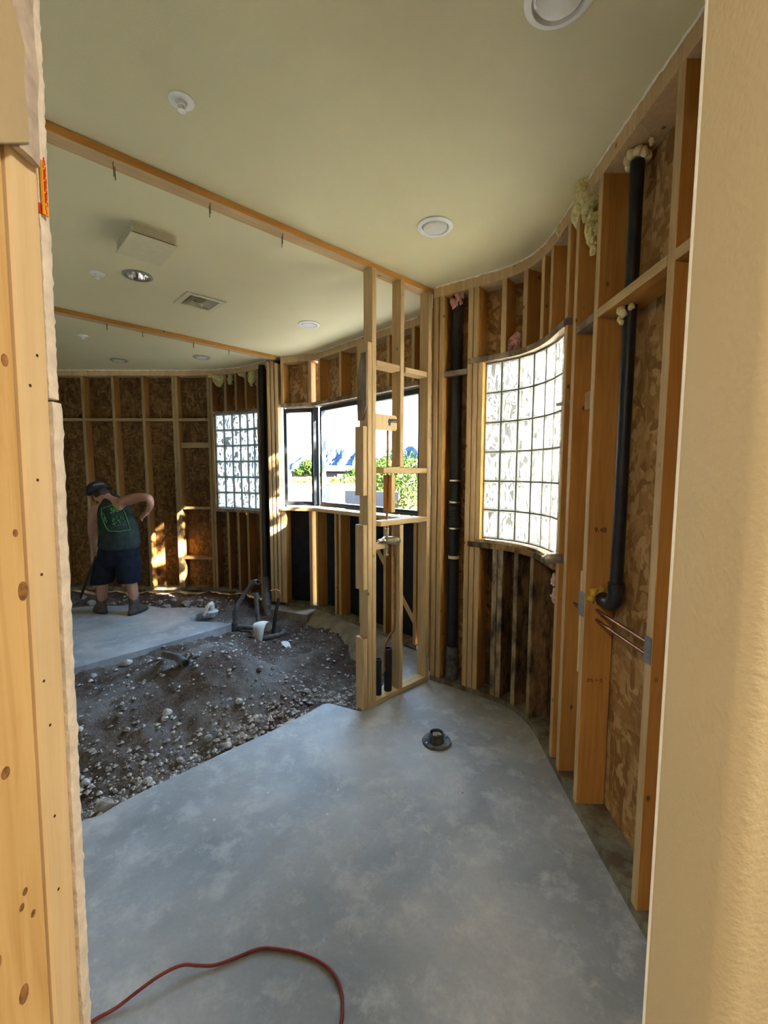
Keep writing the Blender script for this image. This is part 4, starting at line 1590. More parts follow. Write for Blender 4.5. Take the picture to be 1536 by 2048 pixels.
for i in range(9):
    a = 2 * PI * i / 9
    b.blob((px.x + 0.036 * math.cos(a), px.y + 0.036 * math.sin(a), 2.966 - 0.02 + 0.006 * math.sin(a * 2)), (.016, .016, .02), 2, 0.3, 30 + i)
b.blob((px.x + 0.01, px.y - 0.075, 2.955), (.012, .012, .012), 2, 0.3, 77)
b.build('foam_collar', M['foam'], vent, smooth=True)
b = MB()
for i, (dx, dy, dz, r) in enumerate(((-.03, .01, -.012, .018), (-.036, -.01, -.03, .015), (-.03, 0.02, -.045, .012), (-0.01, -.028, -.008, .014), (-.034, .0, -.065, .010))):
    b.blob((px.x + dx, px.y + dy, 2.366 + dz), (r, r, r * 1.4), 2, 0.3, 40 + i)
b.build('foam_collar', M['foam'], vent, smooth=True)

# pipe in the next bay
s_n = (sS2 + sS3) / 2 + 0.02
pn = CC.pt(s_n, 0.085)
b = MB()
b.tube([(pn.x, pn.y, 1.06), (pn.x, pn.y, 0.42), (pn.x - .005, pn.y - 0.02, 0.32), (pn.x, pn.y - 0.05, 0.22), (pn.x, pn.y - 0.05, 0.041)], 0.0265, 18)
b.lathe([(0.0265, -.03), (0.034, -.03), (0.034, .03), (0.0265, .03)], (pn.x, pn.y, 0.46))
tag(b.build('drain_pipe', M['abs'], smooth=40), 'short black drain pipe in the bay below the shower valve', 'pipe')
pS = CC.pt(sS2 - 0.0285, 0.0)
z0, z1 = CC.hit(1157, 1345)[1], CC.hit(1160, 1140)[1]
tag(board('splint', (pS.x, pS.y, z0), (pS.x, pS.y, z1), V((1, 0, 0)), d=0.05, t=0.017, mats=(M['pale'], M['pale'])), 'pale splintered board fixed to the left side of the tall orange stud', 'board')

# the two copper supply lines
def cp(u, v, o=0.06):
    s, z, _ = CC.hit(u, v, o)
    return s, z


for k, (lab, pa, pb) in enumerate((('upper of the two copper pipes running through the right wall studs', (1186, 1215), (1336, 1311)), ('lower of the two copper pipes running through the right wall studs', (1173, 1226), (1334, 1337)))):
    (sa_, za), (sb_, zb2) = cp(*pa), cp(*pb)
    zz = (za + zb2) / 2
    path = [CC.pt(s, 0.06, zz + (za - zz) * (1 - (s - sa_) / (sb_ - sa_)) + (zb2 - zz) * (s - sa_) / (sb_ - sa_)) for s in np.linspace(sS3 + 0.03 if k else sa_ - 0.03, sb_ + 0.35, 12)]
    b = MB()
    b.tube(path, 0.0078, 10)
    for s in (sS1, sS2):
        pass
    tag(b.build('copper_pipe', M['copper'], smooth=40), lab, 'pipe', 'copper supply pipes of the right wall')
(sa_, za) = cp(1128, 1194, 0.05)
(sb_, zb2) = cp(1158, 1212, 0.05)
b = MB()
b.tube([CC.pt(sa_ - 0.03, 0.08, za + 0.01), CC.pt(sa_, 0.05, za), CC.pt(sb_ + 0.04, 0.05, zb2)], 0.0078, 10)
b.lathe([(0.008, -.012), (0.013, -.012), (0.013, .012), (0.008, .012)], CC.pt(sa_, 0.05, za), (0, -1, 0), 10)
tag(b.build('copper_pipe', M['copper'], smooth=40), 'short copper stub left of the grey nail plates, under the shower valve', 'pipe')


def nail_plate(s, z0, z1, wd, lab, dx=0.0):
    p = CC.pt(s + dx, -0.002)
    t_ = CC.at(s)[1]
    o_ = CC.outward(s)
    b = MB()
    b.obox((p.x, p.y, (z0 + z1) / 2), (t_.x * wd / 2, t_.y * wd / 2, 0), (o_.x * 0.0012, o_.y * 0.0012, 0), (0, 0, (z1 - z0) / 2))
    tag(b.build('nail_plate', M['steel']), lab, 'plate', 'grey nail plates')


nail_plate(sS1, CC.hit(1289, 1322)[1], CC.hit(1289, 1268)[1], 0.039, 'grey nail plate on the stud beside the tan drywall')
nail_plate(sS2, CC.hit(1167, 1234)[1], CC.hit(1167, 1184)[1], 0.037, 'grey nail plate on the tall orange stud')
nail_plate(sS2 - 0.03, CC.hit(1157, 1226)[1], CC.hit(1157, 1180)[1], 0.022, 'torn grey nail plate on the pale splint next to the tall orange stud')

# shower valve and riser of the right wall
sV, zV, _ = CC.hit(1132, 1117, 0.045)
pv = CC.pt(sV, 0.045, zV)
valve = empty('shower_valve', (pv.x, pv.y, zV), 'brass shower valve sticking out of the right wall at the window corner', 'valve')
axis = V((-1, 0.12, 0.02)).normalized()
b = MB()
b.lathe([(0, 0.028), (0.027, 0.028), (0.030, 0.040), (0.030, 0.098), (0.027, 0.106), (0.020, 0.108), (0.017, 0.116), (0.010, 0.118), (0.009, 0.130), (0, 0.132)], pv, axis, 22)
b.build('cartridge', M['brass'], valve, smooth=35)
b = MB()
b.lathe([(0, -0.03), (0.024, -0.03), (0.031, -0.01), (0.032, 0.026), (0.0, 0.027)], pv, axis, 20)
b.tube([pv, pv + V((0.005, -0.03, -0.004)), pv + V((0.012, -0.085, -0.03)), pv + V((0.02, -0.11, -0.06))], 0.013, 12)
b.tube([pv + V((0, 0.0, 0)), pv + V((0.0, 0.03, 0.035)), pv + V((0.005, 0.06, 0.04))], 0.013, 12)
b.tube([pv, pv + V((0.004, -0.008, 0.075))], 0.013, 12)
b.build('body', M['brass'], valve, smooth=35)
sT, zT, _ = CC.hit(1147, 806, 0.05)
b = MB()
ph = CC.pt(sT, 0.05, zT)
b.tube([pv + V((0.004, -0.008, 0.06)), V((pv.x + 0.004, pv.y - 0.008, pv.z + 0.3)), V((ph.x, ph.y, zT - 0.3)), ph], 0.0095, 12)
tag(b.build('riser_pipe', M['copper'], smooth=40), 'upright copper riser above the shower valve in the right wall', 'pipe')
b = MB()
b.tube([ph + V((0, 0, -0.03)), ph + V((0, 0, 0.02))], 0.014, 12)
b.tube([ph + V((0.0, 0, 0.0)), ph + V((-0.05, 0.03, 0.0)), ph + V((-0.075, 0.045, -0.004))], 0.011, 12)
b.box((ph.x - 0.03, ph.y - 0.035, ph.z - 0.012), (ph.x + 0.015, ph.y + 0.03, ph.z + 0.012))
tag(b.build('shower_elbow', M['brass'], smooth=40), 'sooty brass drop elbow on top of the right wall riser', 'fitting')
t_ = CC.at(sS3)[1]

# tall pipe with rubber coupling in the recess
s_t, z_t, _ = CC.hit(911, 930, 0.075)
pt_ = CC.pt(s_t, 0.07)
tall = empty('soil_pipe', (pt_.x, pt_.y, 0.1), 'tall thick black soil pipe with ribbed rubber coupling beside the partition corner', 'pipe')
zz = lambda v: CC.hit(911, v, 0.07)[1]
b = MB()
b.tube([(pt_.x, pt_.y, 0.14), (pt_.x, pt_.y, 2.97)], 0.042, 24)
b.build('pipe', M['abs'], tall, smooth=40)
b = MB()
za_, zb_ = zz(1060), zz(1000)
pr = [(0.043, za_ - .012)]
N_ = 6
for i in range(N_):
    zc_ = za_ + (zb_ - za_) * (i + 0.5) / N_
    h_ = (zb_ - za_) / N_
    pr += [(0.045, zc_ - h_ * .45), (0.049, zc_ - h_ * .3), (0.049, zc_ + h_ * .3), (0.045, zc_ + h_ * .45)]
pr += [(0.043, zb_ + .012)]
b.lathe(pr, (pt_.x, pt_.y, 0), (0, 0, 1), 24)
b.build('coupling', M['rubber'], tall, smooth=25)
for v in (961, 1004, 1056):
    b = MB()
    z = zz(v)
    b.lathe([(0.0435, z - .006), (0.0505, z - .006), (0.0505, z + .006), (0.0435, z + .006)], (pt_.x, pt_.y, 0), (0, 0, 1), 24)
    b.build('clamp_band', M['chrome'], tall, smooth=25)
b = MB()
z = zz(1114)
b.lathe([(0.0425, z - .012), (0.0435, z - .012), (0.0435, z + .012), (0.0425, z + .012)], (pt_.x, pt_.y, 0), (0, 0, 1), 24)
b.build('paper_strap', M['foam'], tall)
b = MB()
b.tube([(pt_.x, pt_.y, 0.30), (pt_.x, pt_.y, 0.22), (pt_.x - 0.004, pt_.y - 0.012, 0.14), (pt_.x - .006, pt_.y - 0.016, 0.042)], 0.0475, 22)
b.build('elbow', M['absdusty'], tall, smooth=40)
b = MB()
for i in range(7):
    b.blob((pt_.x - 0.045 + 0.012 * i, pt_.y - 0.045 + 0.006 * (i % 3), 2.965 - 0.022 * (i % 3) - (0.05 if i < 2 else 0)), (.018, .014, .03), 2, 0.4, 60 + i)
tag(b.build('insulation_tuft', M['fibrepink'], smooth=True), 'pink insulation tuft at the ceiling in front of the thick soil pipe', 'insulation', 'torn insulation tufts')


def tuft(pts, mat, lab, seed):
    b = MB()
    rnd_ = random.Random(seed)
    for i, (p, r) in enumerate(pts):
        b.blob(p, r, 3, 0.35, seed + i)
        for k in range(10):
            d_ = V((rnd_.uniform(-1, 1), rnd_.uniform(-1, 1), rnd_.uniform(-1.2, 0.3))).normalized()
            rr = max(r) if isinstance(r, tuple) else r
            q_ = V(p) + V((d_.x * (r[0] if isinstance(r, tuple) else r), d_.y * (r[1] if isinstance(r, tuple) else r), d_.z * (r[2] if isinstance(r, tuple) else r))) * 0.95
            b.blob(q_, rr * rnd_.uniform(0.14, 0.26), 1, 0.5, seed * 3 + k)
    tag(b.build('insulation_tuft', M[mat], smooth=True), lab, 'insulation', 'torn insulation tufts')


def ct(u, v, o):
    s, z, _ = CC.hit(u, v, o)
    return CC.pt(s, o, z)


tuft([(ct(1180, 385, 0.03), (.06, .075, .085)), (ct(1172, 415, 0.04), (.055, .085, .09)), (ct(1160, 405, 0.05), (.04, .07, .06)), (ct(1184, 455, 0.03), (.026, .03, .075)), (ct(1187, 490, 0.03), (.014, .02, .04))], 'fibreyellow', 'large yellow insulation tuft under the ceiling left of the tall orange stud', 3)
tuft([(ct(1128, 452, 0.03), (.035, .05, .055)), (ct(1120, 474, 0.04), (.028, .04, .04))], 'fibreyellow', 'smaller yellow insulation tuft under the ceiling above the large glass block window', 5)
tuft([(ct(1027, 690, 0.05), (.05, .045, .045)), (ct(1033, 680, 0.06), (.04, .04, .05))], 'fibrepink', 'round pink insulation tuft on the header of the large glass block window', 7)
tuft([(ct(1107, 1160, 0.0), (.012, .012, .035)), (ct(1108, 1190, 0.0), (.010, .010, .04))], 'pinkpaper', 'pink torn paper strip hanging below the right shower valve', 8)


def dt(u, v, o):
    s, z, _ = DD.hit(u, v, o)
    return DD.pt(s, o, z)


tuft([(dt(436, 755, 0.07), (.10, .05, .11)), (dt(447, 750, 0.07), (.06, .05, .08))], 'fibreyellow', 'yellow insulation tuft above the left end of the small glass block window', 9)
tuft([(dt(460, 755, 0.08), (.05, .05, .09))], 'fibreyellow', 'narrow yellow insulation tuft above the middle of the small glass block window', 10)
tuft([(dt(498, 750, 0.065), (.06, .04, .09)), (dt(506, 757, 0.07), (.055, .05, .10)), (dt(484, 745, 0.08), (.05, .045, .05))], 'fibreyellow', 'yellow insulation tuft beside the top of the distant black pipe', 11)

# writing on the tall orange stud
def text(body, size, loc, rot, mat, parent, name):
    cu = D.curves.new(name, 'FONT')
    cu.body = body
    cu.size = size
    cu.extrude = 0.0002
    tmp = D.objects.new(name, cu)
    COL.objects.link(tmp)
    bpy.context.view_layer.update()
    me = D.meshes.new_from_object(tmp.evaluated_get(bpy.context.evaluated_depsgraph_get()))
    D.objects.remove(tmp)
    me.materials.clear()
    me.materials.append(M[mat])
    o = D.objects.new(name, me)
    COL.objects.link(o)
    o.matrix_world = Matrix.Translation(loc) @ rot.to_4x4()
    if parent:
        o.parent = parent
        o.matrix_parent_inverse = parent.matrix_world.inverted()
    return o


oS2 = RW[7]
pp = CC.pt(sS2 + 0.0194, 0.0)
o_ = CC.outward(sS2)
t_ = CC.at(sS2)[1]
rotm = Matrix((V((o_.x, o_.y, 0)), V((0, 0, 1)), V((t_.x, t_.y, 0)))).transposed()
zt_ = CC.hit(1195, 1055, 0.02)[1]
text('9.48', 0.034, CC.pt(sS2 + 0.0194, 0.030, zt_ - 0.03), rotm, 'ink', oS2, 'handwriting')
zt_ = CC.hit(1180, 1370, 0.02)[1]
text('0% = 0', 0.026, CC.pt(sS2 + 0.0194, 0.028, zt_ - 0.01), rotm, 'inkred', oS2, 'stamp')
tag(oS2, 'tall orange stud left of the long black vent pipe, with writing on it')

# ------------------------------------------------------------------ valve and pipes in the partition
def pp3(u, v, o=0.045):
    return on_part(u, v, o)[0]


pc = pp3(774, 1080)
valve2 = empty('shower_valve', pc, 'brass shower valve in the bare partition', 'valve')
ax = V((0.62, -0.70, -0.10)).normalized()
sd = V((0.70, 0.62, 0)).normalized()
ax2 = (PN * 0.75 - PDv * 0.65 + V((0, 0, -0.05))).normalized()
b = MB()
b.lathe([(0, 0.012), (0.026, 0.012), (0.029, 0.022), (0.029, 0.076), (0.025, 0.086), (0.015, 0.090), (0.012, 0.100), (0, 0.103)], pc, ax2, 22)
b.build('cartridge', M['brass'], valve2, smooth=35)
b = MB()
b.lathe([(0, -0.03), (0.021, -0.03), (0.027, -0.012), (0.028, 0.011), (0, 0.012)], pc, ax2, 20)
b.tube([pc, pc + PDv * 0.085], 0.014, 12)
b.lathe([(0.015, 0.03), (0.020, 0.03), (0.020, 0.05), (0.015, 0.05)], pc, PDv, 12)
b.tube([pc, pc - PDv * 0.06], 0.013, 12)
b.tube([pc, pc + V((0, 0, 0.085))], 0.013, 12)
b.tube([pc, pc - V((0, 0, 0.10))], 0.012, 12)
b.blob(pc - V((0, 0, 0.108)), 0.013, 2, 0.1, 2)
b.build('body', M['brass'], valve2, smooth=35)
b = MB()
top = pp3(775.5, 846, 0.03)
b.tube([pc + V((0, 0, 0.08)), V((pc.x, pc.y, pc.z + 0.4)), V((top.x, top.y, top.z - 0.3)), top], 0.0085, 12)
tag(b.build('riser_pipe', M['copper'], smooth=40), 'thin upright copper riser above the partition shower valve', 'pipe')
b = MB()
tp_ = top + PN * 0.012
b.tube([tp_ + V((0, 0, -0.02)), tp_ + V((0, 0, 0.012)), tp_ - PDv * 0.02 + V((0, 0, 0.016)), tp_ - PDv * 0.062 + PN * 0.012 + V((0, 0, 0.016))], 0.012, 12)
b.blob(tp_ + V((0, 0, 0.01)), 0.018, 2, 0.1, 3)
tag(b.build('shower_elbow', M['nail'], smooth=40), 'dark shower arm elbow on the pale plywood piece', 'fitting')
b = MB()
q0 = pc - PDv * 0.055
q1 = pp3(788, 1130, 0.05)
q2 = pp3(789, 1240, 0.05)
q3 = pp3(786, 1262, 0.05)
q4 = pp3(776, 1275, 0.05)
q5 = pp3(770, 1290, 0.05)
q6 = pp3(769, 1312, 0.05)
b.tube([q0, q1, q2, q3, q4, q5, q6, q6 - V((0, 0, 0.12))], 0.0085, 10)
tag(b.build('supply_pipe', M['copper'], smooth=40), 'thin bent supply pipe below the partition shower valve', 'pipe')
for (u, v0, v1, r, lab) in ((757, 1318, 1388, 0.024, 'left of two short black sleeves at the foot of the partition post'), (776, 1296, 1384, 0.030, 'right, wider of two short black sleeves at the foot of the partition post')):
    a = pp3(u, v0, 0.055)
    b = MB()
    b.tube([(a.x, a.y, -0.03), (a.x, a.y, a.z)], r, 18, hollow=0.86)
    tag(b.build('pipe_sleeve', M['rubber'], smooth=40), lab, 'pipe')

# ------------------------------------------------------------------ distant pipe and the cluster in the trench
p = on_y(527, 900, 5.60)
far_pipe = empty('soil_pipe', (p.x, p.y, 0.0), 'distant black pipe from ceiling to floor left of the bay', 'pipe')
b = MB()
b.tube([(p.x, p.y, 0.25), (p.x, p.y, 2.99)], 0.040, 20)
b.build('pipe', M['abs'], far_pipe, smooth=40)
b = MB()
b.tube([(p.x, p.y, 0.33), (p.x, p.y, 0.12), (p.x, p.y, -0.22)], 0.050, 20)
b.tube([(p.x, p.y, 0.26), (p.x + 0.03, p.y - 0.12, 0.14), (p.x + 0.075, p.y - 0.26, 0.02), (p.x + 0.12, p.y - 0.36, -0.14)], 0.046, 18)
b.build('wye', M['absdusty'], far_pipe, smooth=40)


def py(u, v, y=4.78):
    return on_y(u, v, y)


Yc = 4.78
b = MB()
b.tube([py(470, 1330), py(470, 1222)], 0.027, 18)
b.tube([py(470, 1262), py(470, 1245)], 0.035, 18)
b.tube([py(470, 1312), py(470, 1290)], 0.035, 18)
b.tube([py(470.5, 1246), py(470.5, 1223)], 0.0295, 18)
b.tube([py(466, 1254), py(480, 1254), py(507, 1256)], 0.026, 18)
b.tube([py(470, 1224), py(473, 1212), py(481, 1200, 4.82), py(503, 1168, 4.9)], 0.023, 18)
b.tube([py(499, 1173, 4.89), py(505, 1165, 4.9), py(512, 1163, 4.86), py(516, 1164, 4.80)], 0.028, 18, hollow=0.8)
tag(b.build('drain_fitting', M['absdusty'], smooth=40), 'angled black drain tee with open elbow standing in the trench', 'pipe')
b = MB()
b.tube([py(516, 1250, 4.72), py(512, 1190, 4.74)], 0.022, 18)
b.tube([py(513, 1196, 4.74), py(511, 1186, 4.74)], 0.028, 18, hollow=0.75)
tag(b.build('drain_stub', M['absdusty'], smooth=40), 'single black pipe stub standing upright behind the white rag', 'pipe')
b = MB()
b.tube([py(494, 1310, 4.6), py(494, 1296, 4.6), py(499, 1285, 4.6), py(512, 1281, 4.6), py(560, 1270, 4.62), py(572, 1263, 4.66)], 0.029, 18)
tag(b.build('drain_elbow', M['absdusty'], smooth=40), 'low black elbow pipe lying under the white rag', 'pipe')
b = MB()
b.tube([py(546, 1275, 4.8), py(550, 1240, 4.85), py(557, 1196, 4.9)], 0.018, 14)
tag(b.build('sleeve', M['rubber'], smooth=40), 'slanted black sleeve with copper tail right of the pipe stubs', 'pipe')
b = MB()
b.tube([py(557, 1200, 4.9), py(559, 1190, 4.9), py(558, 1182, 4.9), py(553, 1179.5, 4.9), py(541, 1182, 4.88)], 0.0085, 10)
tag(b.build('copper_tail', M['copper'], smooth=40), 'bent copper tail sticking out of the slanted sleeve', 'pipe')
b = MB()
b.tube([py(545, 1270, 4.9), py(549, 1238, 4.93), py(553, 1212, 4.95)], 0.016, 12)
tag(b.build('sleeve', M['rubber'], smooth=40), 'second black sleeve behind the slanted one with copper tail', 'pipe')

p0, p1 = on_z(330, 1302, 0.16), on_z(371, 1327, 0.235)
b = MB()
b.tube([p0 + V((0, 0.0, -0.03)), p0.lerp(p1, 0.6) + V((0, 0, 0.008)), p1], 0.030, 18, hollow=0.84)
tag(b.build('loose_pipe', M['absdusty'], smooth=40), 'short black open pipe lying on top of the dirt mound', 'pipe')

# rags
def rag(name, pts, lab, sub=1):
    b = MB()
    n = len(pts[0])
    vs = [p for r in pts for p in r]
    fs = []
    for i in range(len(pts) - 1):
        for k in range(n - 1):
            fs.append((i * n + k, i * n + k + 1, (i + 1) * n + k + 1, (i + 1) * n + k))
    b.add(vs, fs)
    o = b.build(name, M['rag'], smooth=True, fix=False)
    m_ = o.modifiers.new('thickness', 'SOLIDIFY')
    m_.thickness = 0.004
    m_ = o.modifiers.new('soft', 'SUBSURF')
    m_.levels = m_.render_levels = 2
    return tag(o, lab, 'rag')


def rr(u, v, y):
    return on_y(u, v, y)


rag('rag', [[rr(516, 1305, 4.55), rr(519, 1306, 4.54), rr(522, 1304, 4.55)],
            [rr(512, 1288, 4.55), rr(518, 1290, 4.51), rr(524, 1284, 4.55)],
            [rr(508, 1268, 4.57), rr(517, 1268, 4.52), rr(528, 1264, 4.56)],
            [rr(504, 1252, 4.60), rr(516, 1250, 4.56), rr(531, 1250, 4.58)],
            [rr(507, 1245, 4.66), rr(520, 1242, 4.64), rr(535, 1243, 4.64)],
            [rr(520, 1243, 4.76), rr(532, 1238, 4.74), rr(544, 1245, 4.72)],
            [rr(530, 1250, 4.74), rr(538, 1252, 4.70), rr(545, 1256, 4.70)],
            [rr(530, 1262, 4.74), rr(537, 1264, 4.71), rr(540, 1262, 4.71)]], 'dirty white rag hanging over the drain pipes in the trench')
rag('rag', [[rr(560, 1284, 4.45), rr(568, 1281, 4.50), rr(578, 1283, 4.52)], [rr(565, 1291, 4.36), rr(572, 1290, 4.38), rr(581, 1289, 4.45)], [rr(575, 1298, 4.30), rr(580, 1300, 4.30), rr(585, 1303, 4.30)]], 'crumpled scrap of white paper right of the pipe cluster')
p = on_z(424, 1228, 0.0)
zst = -0.03
b = MB()
b.tube([(p.x, p.y, zst), (p.x, p.y, 0.13)], 0.030, 16)
b.lathe([(0.030, 0), (0.07, 0.004), (0.075, 0.015), (0.032, 0.03)], (p.x, p.y, 0.02))
tag(b.build('drain_stub', M['rag'], smooth=40), 'short pale pipe stub wrapped in cloth in the slab notch', 'pipe')
rag('rag', [[V((p.x - 0.10, p.y - 0.05, -0.01)), V((p.x - 0.08, p.y - 0.09, 0.0)), V((p.x - 0.04, p.y - 0.10, -0.01))],
            [V((p.x - 0.085, p.y - 0.03, 0.07)), V((p.x - 0.06, p.y - 0.06, 0.075)), V((p.x - 0.03, p.y - 0.07, 0.06))],
            [V((p.x - 0.045, p.y, 0.14)), V((p.x - 0.03, p.y - 0.04, 0.15)), V((p.x + 0.005, p.y - 0.05, 0.12))],
            [V((p.x + 0.005, p.y + 0.04, 0.15)), V((p.x + 0.015, p.y, 0.16)), V((p.x + 0.04, p.y - 0.03, 0.13))]], 'white rag draped over the short pale stub in the slab notch')

# floor flange
p = on_z(873, 1484, 0.0)
fl_ = empty('closet_flange', (p.x, p.y, 0), 'black toilet flange with short pipe collar on the near slab', 'flange')
b = MB()
b.lathe([(0, 0.001), (0.088, 0.001), (0.090, 0.008), (0.086, 0.014), (0.060, 0.012), (0.052, 0.008), (0.046, 0.008)], (p.x, p.y, 0), n=36)
b.build('ring', M['absdusty'], fl_, smooth=30)
b = MB()
b.lathe([(0.044, 0.006), (0.0445, 0.060), (0.042, 0.064), (0.038, 0.060), (0.037, 0.045), (0.0, 0.045)], (p.x, p.y, 0), n=32)
b.build('collar', M['absdusty'], fl_, smooth=30)
b = MB()
for i in range(9):
    b.blob((p.x + random.uniform(-.022, .022), p.y + random.uniform(-.022, .022), 0.047), (.014, .013, .008), 1, 0.3, i)
b.build('plug', M['gravelgrey'], fl_)
for a in (0.5, 1.9, 3.6, 5.2):
    b = MB()
    b.lathe([(0, 0.018), (0.006, 0.018), (0.007, 0.010)], (p.x + 0.072 * math.cos(a), p.y + 0.072 * math.sin(a), 0), n=8)
    b.build('bolt', M['steel'], fl_)

# extension cord
cpts = [on_z(u, v, 0.006) for u, v in [(150, 2075), (186, 2042), (230, 2019), (270, 1993), (320, 1963), (365, 1939), (395, 1935), (430, 1931), (475, 1914), (520, 1897), (565, 1899), (610, 1910), (650, 1930), (672, 1955), (683, 1985), (685, 2020), (680, 2060), (668, 2120), (640, 2200)]]
C_ = []
P_ = [cpts[0]] + cpts + [cpts[-1]]
for i in range(1, len(P_) - 2):
    for k in range(8):
        t = k / 8
        a, b_, c_, d_ = P_[i - 1], P_[i], P_[i + 1], P_[i + 2]
        C_.append(0.5 * ((2 * b_) + (c_ - a) * t + (2 * a - 5 * b_ + 4 * c_ - d_) * t * t + (3 * b_ - a - 3 * c_ + d_) * t ** 3))
for i, q in enumerate(C_):
    k = (q - on_z(330, 1958, 0.006)).length
    q.z = 0.006 + 0.022 * math.exp(-(k / 0.10) ** 2)
b = MB()
b.tube(C_, 0.0052, 10)
tag(b.build('extension_cord', M['cord'], smooth=True), 'dusty red extension cord curving over the near slab', 'cord')

# ------------------------------------------------------------------ fixtures on the ceiling
def downlight(u, v, lab, trim='lampwhite', r=0.1, lens='lens'):
    p = on_z(u, v, CEIL)
    root = empty('downlight', (p.x, p.y, CEIL - 0.012), lab, 'light', 'recessed ceiling lights')
    b = MB()
    b.lathe([(r, -0.001), (r + 0.001, -0.006), (r * 0.93, -0.013), (r * 0.80, -0.014), (r * 0.76, -0.009), (r * 0.74, -0.002)], (p.x, p.y, CEIL), n=40)
    b.build('trim', M[trim], root, smooth=40)
    b = MB()
    b.lathe([(r * 0.66, -0.002), (r * 0.64, -0.014), (r * 0.5, -0.017), (0, -0.018)], (p.x, p.y, CEIL), n=40)
    b.build('lens', M[lens], root, smooth=40)
    b = MB()
    b.lathe([(r * 0.76, -0.0025), (r * 0.6, -0.0025)], (p.x, p.y, CEIL), n=40)
    b.build('baffle', M['trimgrey'], root)


downlight(870, 452, 'recessed light in front of the partition, nearest whole one on the ceiling')
downlight(1121, -14, 'recessed light cut by the top edge of the picture')
downlight(618, 648, 'recessed light in front of the wide bay window')
downlight(403, 714, 'dark rimmed recessed light above the small glass block window', 'trimgrey')
downlight(238, 720, 'dark rimmed recessed light above the bending person', 'trimgrey')
root = empty('can_light', (CAN.x, CAN.y, CEIL - 0.01), 'open can light with bare chrome reflector', 'light')
b = MB()
b.lathe([(0.0765, 0.145), (0.0765, 0.0), (0.0775, -0.002)], (CAN.x, CAN.y, CEIL), n=40)
b.lathe([(0.0, 0.146), (0.0765, 0.145)], (CAN.x, CAN.y, CEIL), n=40)
b.build('reflector', M['chrome'], root, smooth=40)
b = MB()
b.lathe([(0.077, -0.001), (0.096, -0.001), (0.097, -0.006), (0.077, -0.008)], (CAN.x, CAN.y, CEIL), n=40)
b.build('trim', M['trimgrey'], root, smooth=40)
for u, v, lab, r in ((363, 201, 'white sprinkler plate on the near ceiling in front of the long bare plate', 0.045), (194, 546, 'white sprinkler plate beside the open can light', 0.048), (166, 671, 'white sprinkler plate on the ceiling nearest the far wall', 0.046)):
    p = on_z(u, v, CEIL)
    root = empty('sprinkler', (p.x, p.y, CEIL - 0.04), lab, 'sprinkler', 'ceiling sprinklers')
    b = MB()
    b.lathe([(r, -0.0005), (r, -0.004), (r * 0.9, -0.007), (r * 0.45, -0.008), (r * 0.42, -0.004), (0.0, -0.004)], (p.x, p.y, CEIL), n=36)
    b.build('plate', M['lampwhite'], root, smooth=40)
    b = MB()
    b.lathe([(0.014, -0.005), (0.014, -0.016), (0.008, -0.018), (0.007, -0.032), (0.004, -0.033), (0.0, -0.033)], (p.x, p.y, CEIL), n=18)
    b.box((p.x - 0.013, p.y - 0.002, CEIL - 0.030), (p.x - 0.010, p.y + 0.002, CEIL - 0.012))
    b.box((p.x + 0.010, p.y - 0.002, CEIL - 0.030), (p.x + 0.013, p.y + 0.002, CEIL - 0.012))
    b.lathe([(0.014, -0.034), (0.015, -0.037), (0.0, -0.038)], (p.x, p.y, CEIL), n=18)
    b.build('nozzle', M['lampwhite'], root, smooth=40)

# exhaust fan grille: shallow box with louvred sides
p = on_z(293, 492, CEIL - 0.04)
root = empty('fan_grille', (p.x, p.y, CEIL - 0.07), 'tan exhaust fan grille with louvred sides on the ceiling', 'fan')
hx, hy = 0.165, 0.125
# its long side runs along the plate lines' normal
c_ = V((p.x, p.y, 0))
b = MB()


def frect(hx, hy, z):
    return [V((q.x, q.y, z)) for q in rect(c_, -PN, PD, hx, hy)]


lo = [V((q.x, q.y, CEIL - 0.066)) for q in rect(c_, -PN, PD, hx, hy)]
b.hexa(lo, [q + V((0, 0, 0.006)) for q in lo])
b.build('cover', M['trimtan'], root, bevel=0.002)
b = MB()
for i in range(6):
    z = CEIL - 0.006 - i * 0.009
    q = [V((w_.x, w_.y, z)) for w_ in rect(c_, -PN, PD, hx - 0.006, hy - 0.006)]
    b.hexa(q, [w_ + V((0, 0, 0.0045)) for w_ in q])
b.build('louvre', M['trimtan'], root)
b = MB()
q = [V((w_.x, w_.y, CEIL - 0.058)) for w_ in rect(c_, -PN, PD, hx - 0.014, hy - 0.014)]
b.hexa(q, [V((w_.x, w_.y, CEIL - 0.001)) for w_ in q])
b.build('housing', M['ventdark'], root)

# supply air register
root = empty('air_register', (REG.x, REG.y, CEIL - 0.012), 'square air register with angled vanes on the ceiling', 'vent')
b = MB()
hw, hi_ = 0.155, 0.115
for sgn, ax_, bx in ((1, PD, PN), (-1, PD, PN), (1, PN, PD), (-1, PN, PD)):
    c0 = V((REG.x, REG.y, CEIL - 0.005)) + ax_ * sgn * (hw + hi_) / 2
    b.obox(c0, ax_ * (hw - hi_) / 2, bx * (hw if ax_ is PD else hi_), V((0, 0, 0.004)))
b.build('frame', M['trimtan'], root, bevel=0.002)
b = MB()
cR = V((REG.x, REG.y, CEIL))
for k in range(2):
    for i in range(3):
        sgn = 1 if k else -1
        c0 = cR + PD * sgn * (0.045 + 0.026 * i) + V((0, 0, 0.012))
        d_ = (PD * sgn * 0.7 + V((0, 0, -0.7)))
        b.obox(c0, d_ * 0.017, PN * 0.112, d_.cross(PN).normalized() * 0.0012)
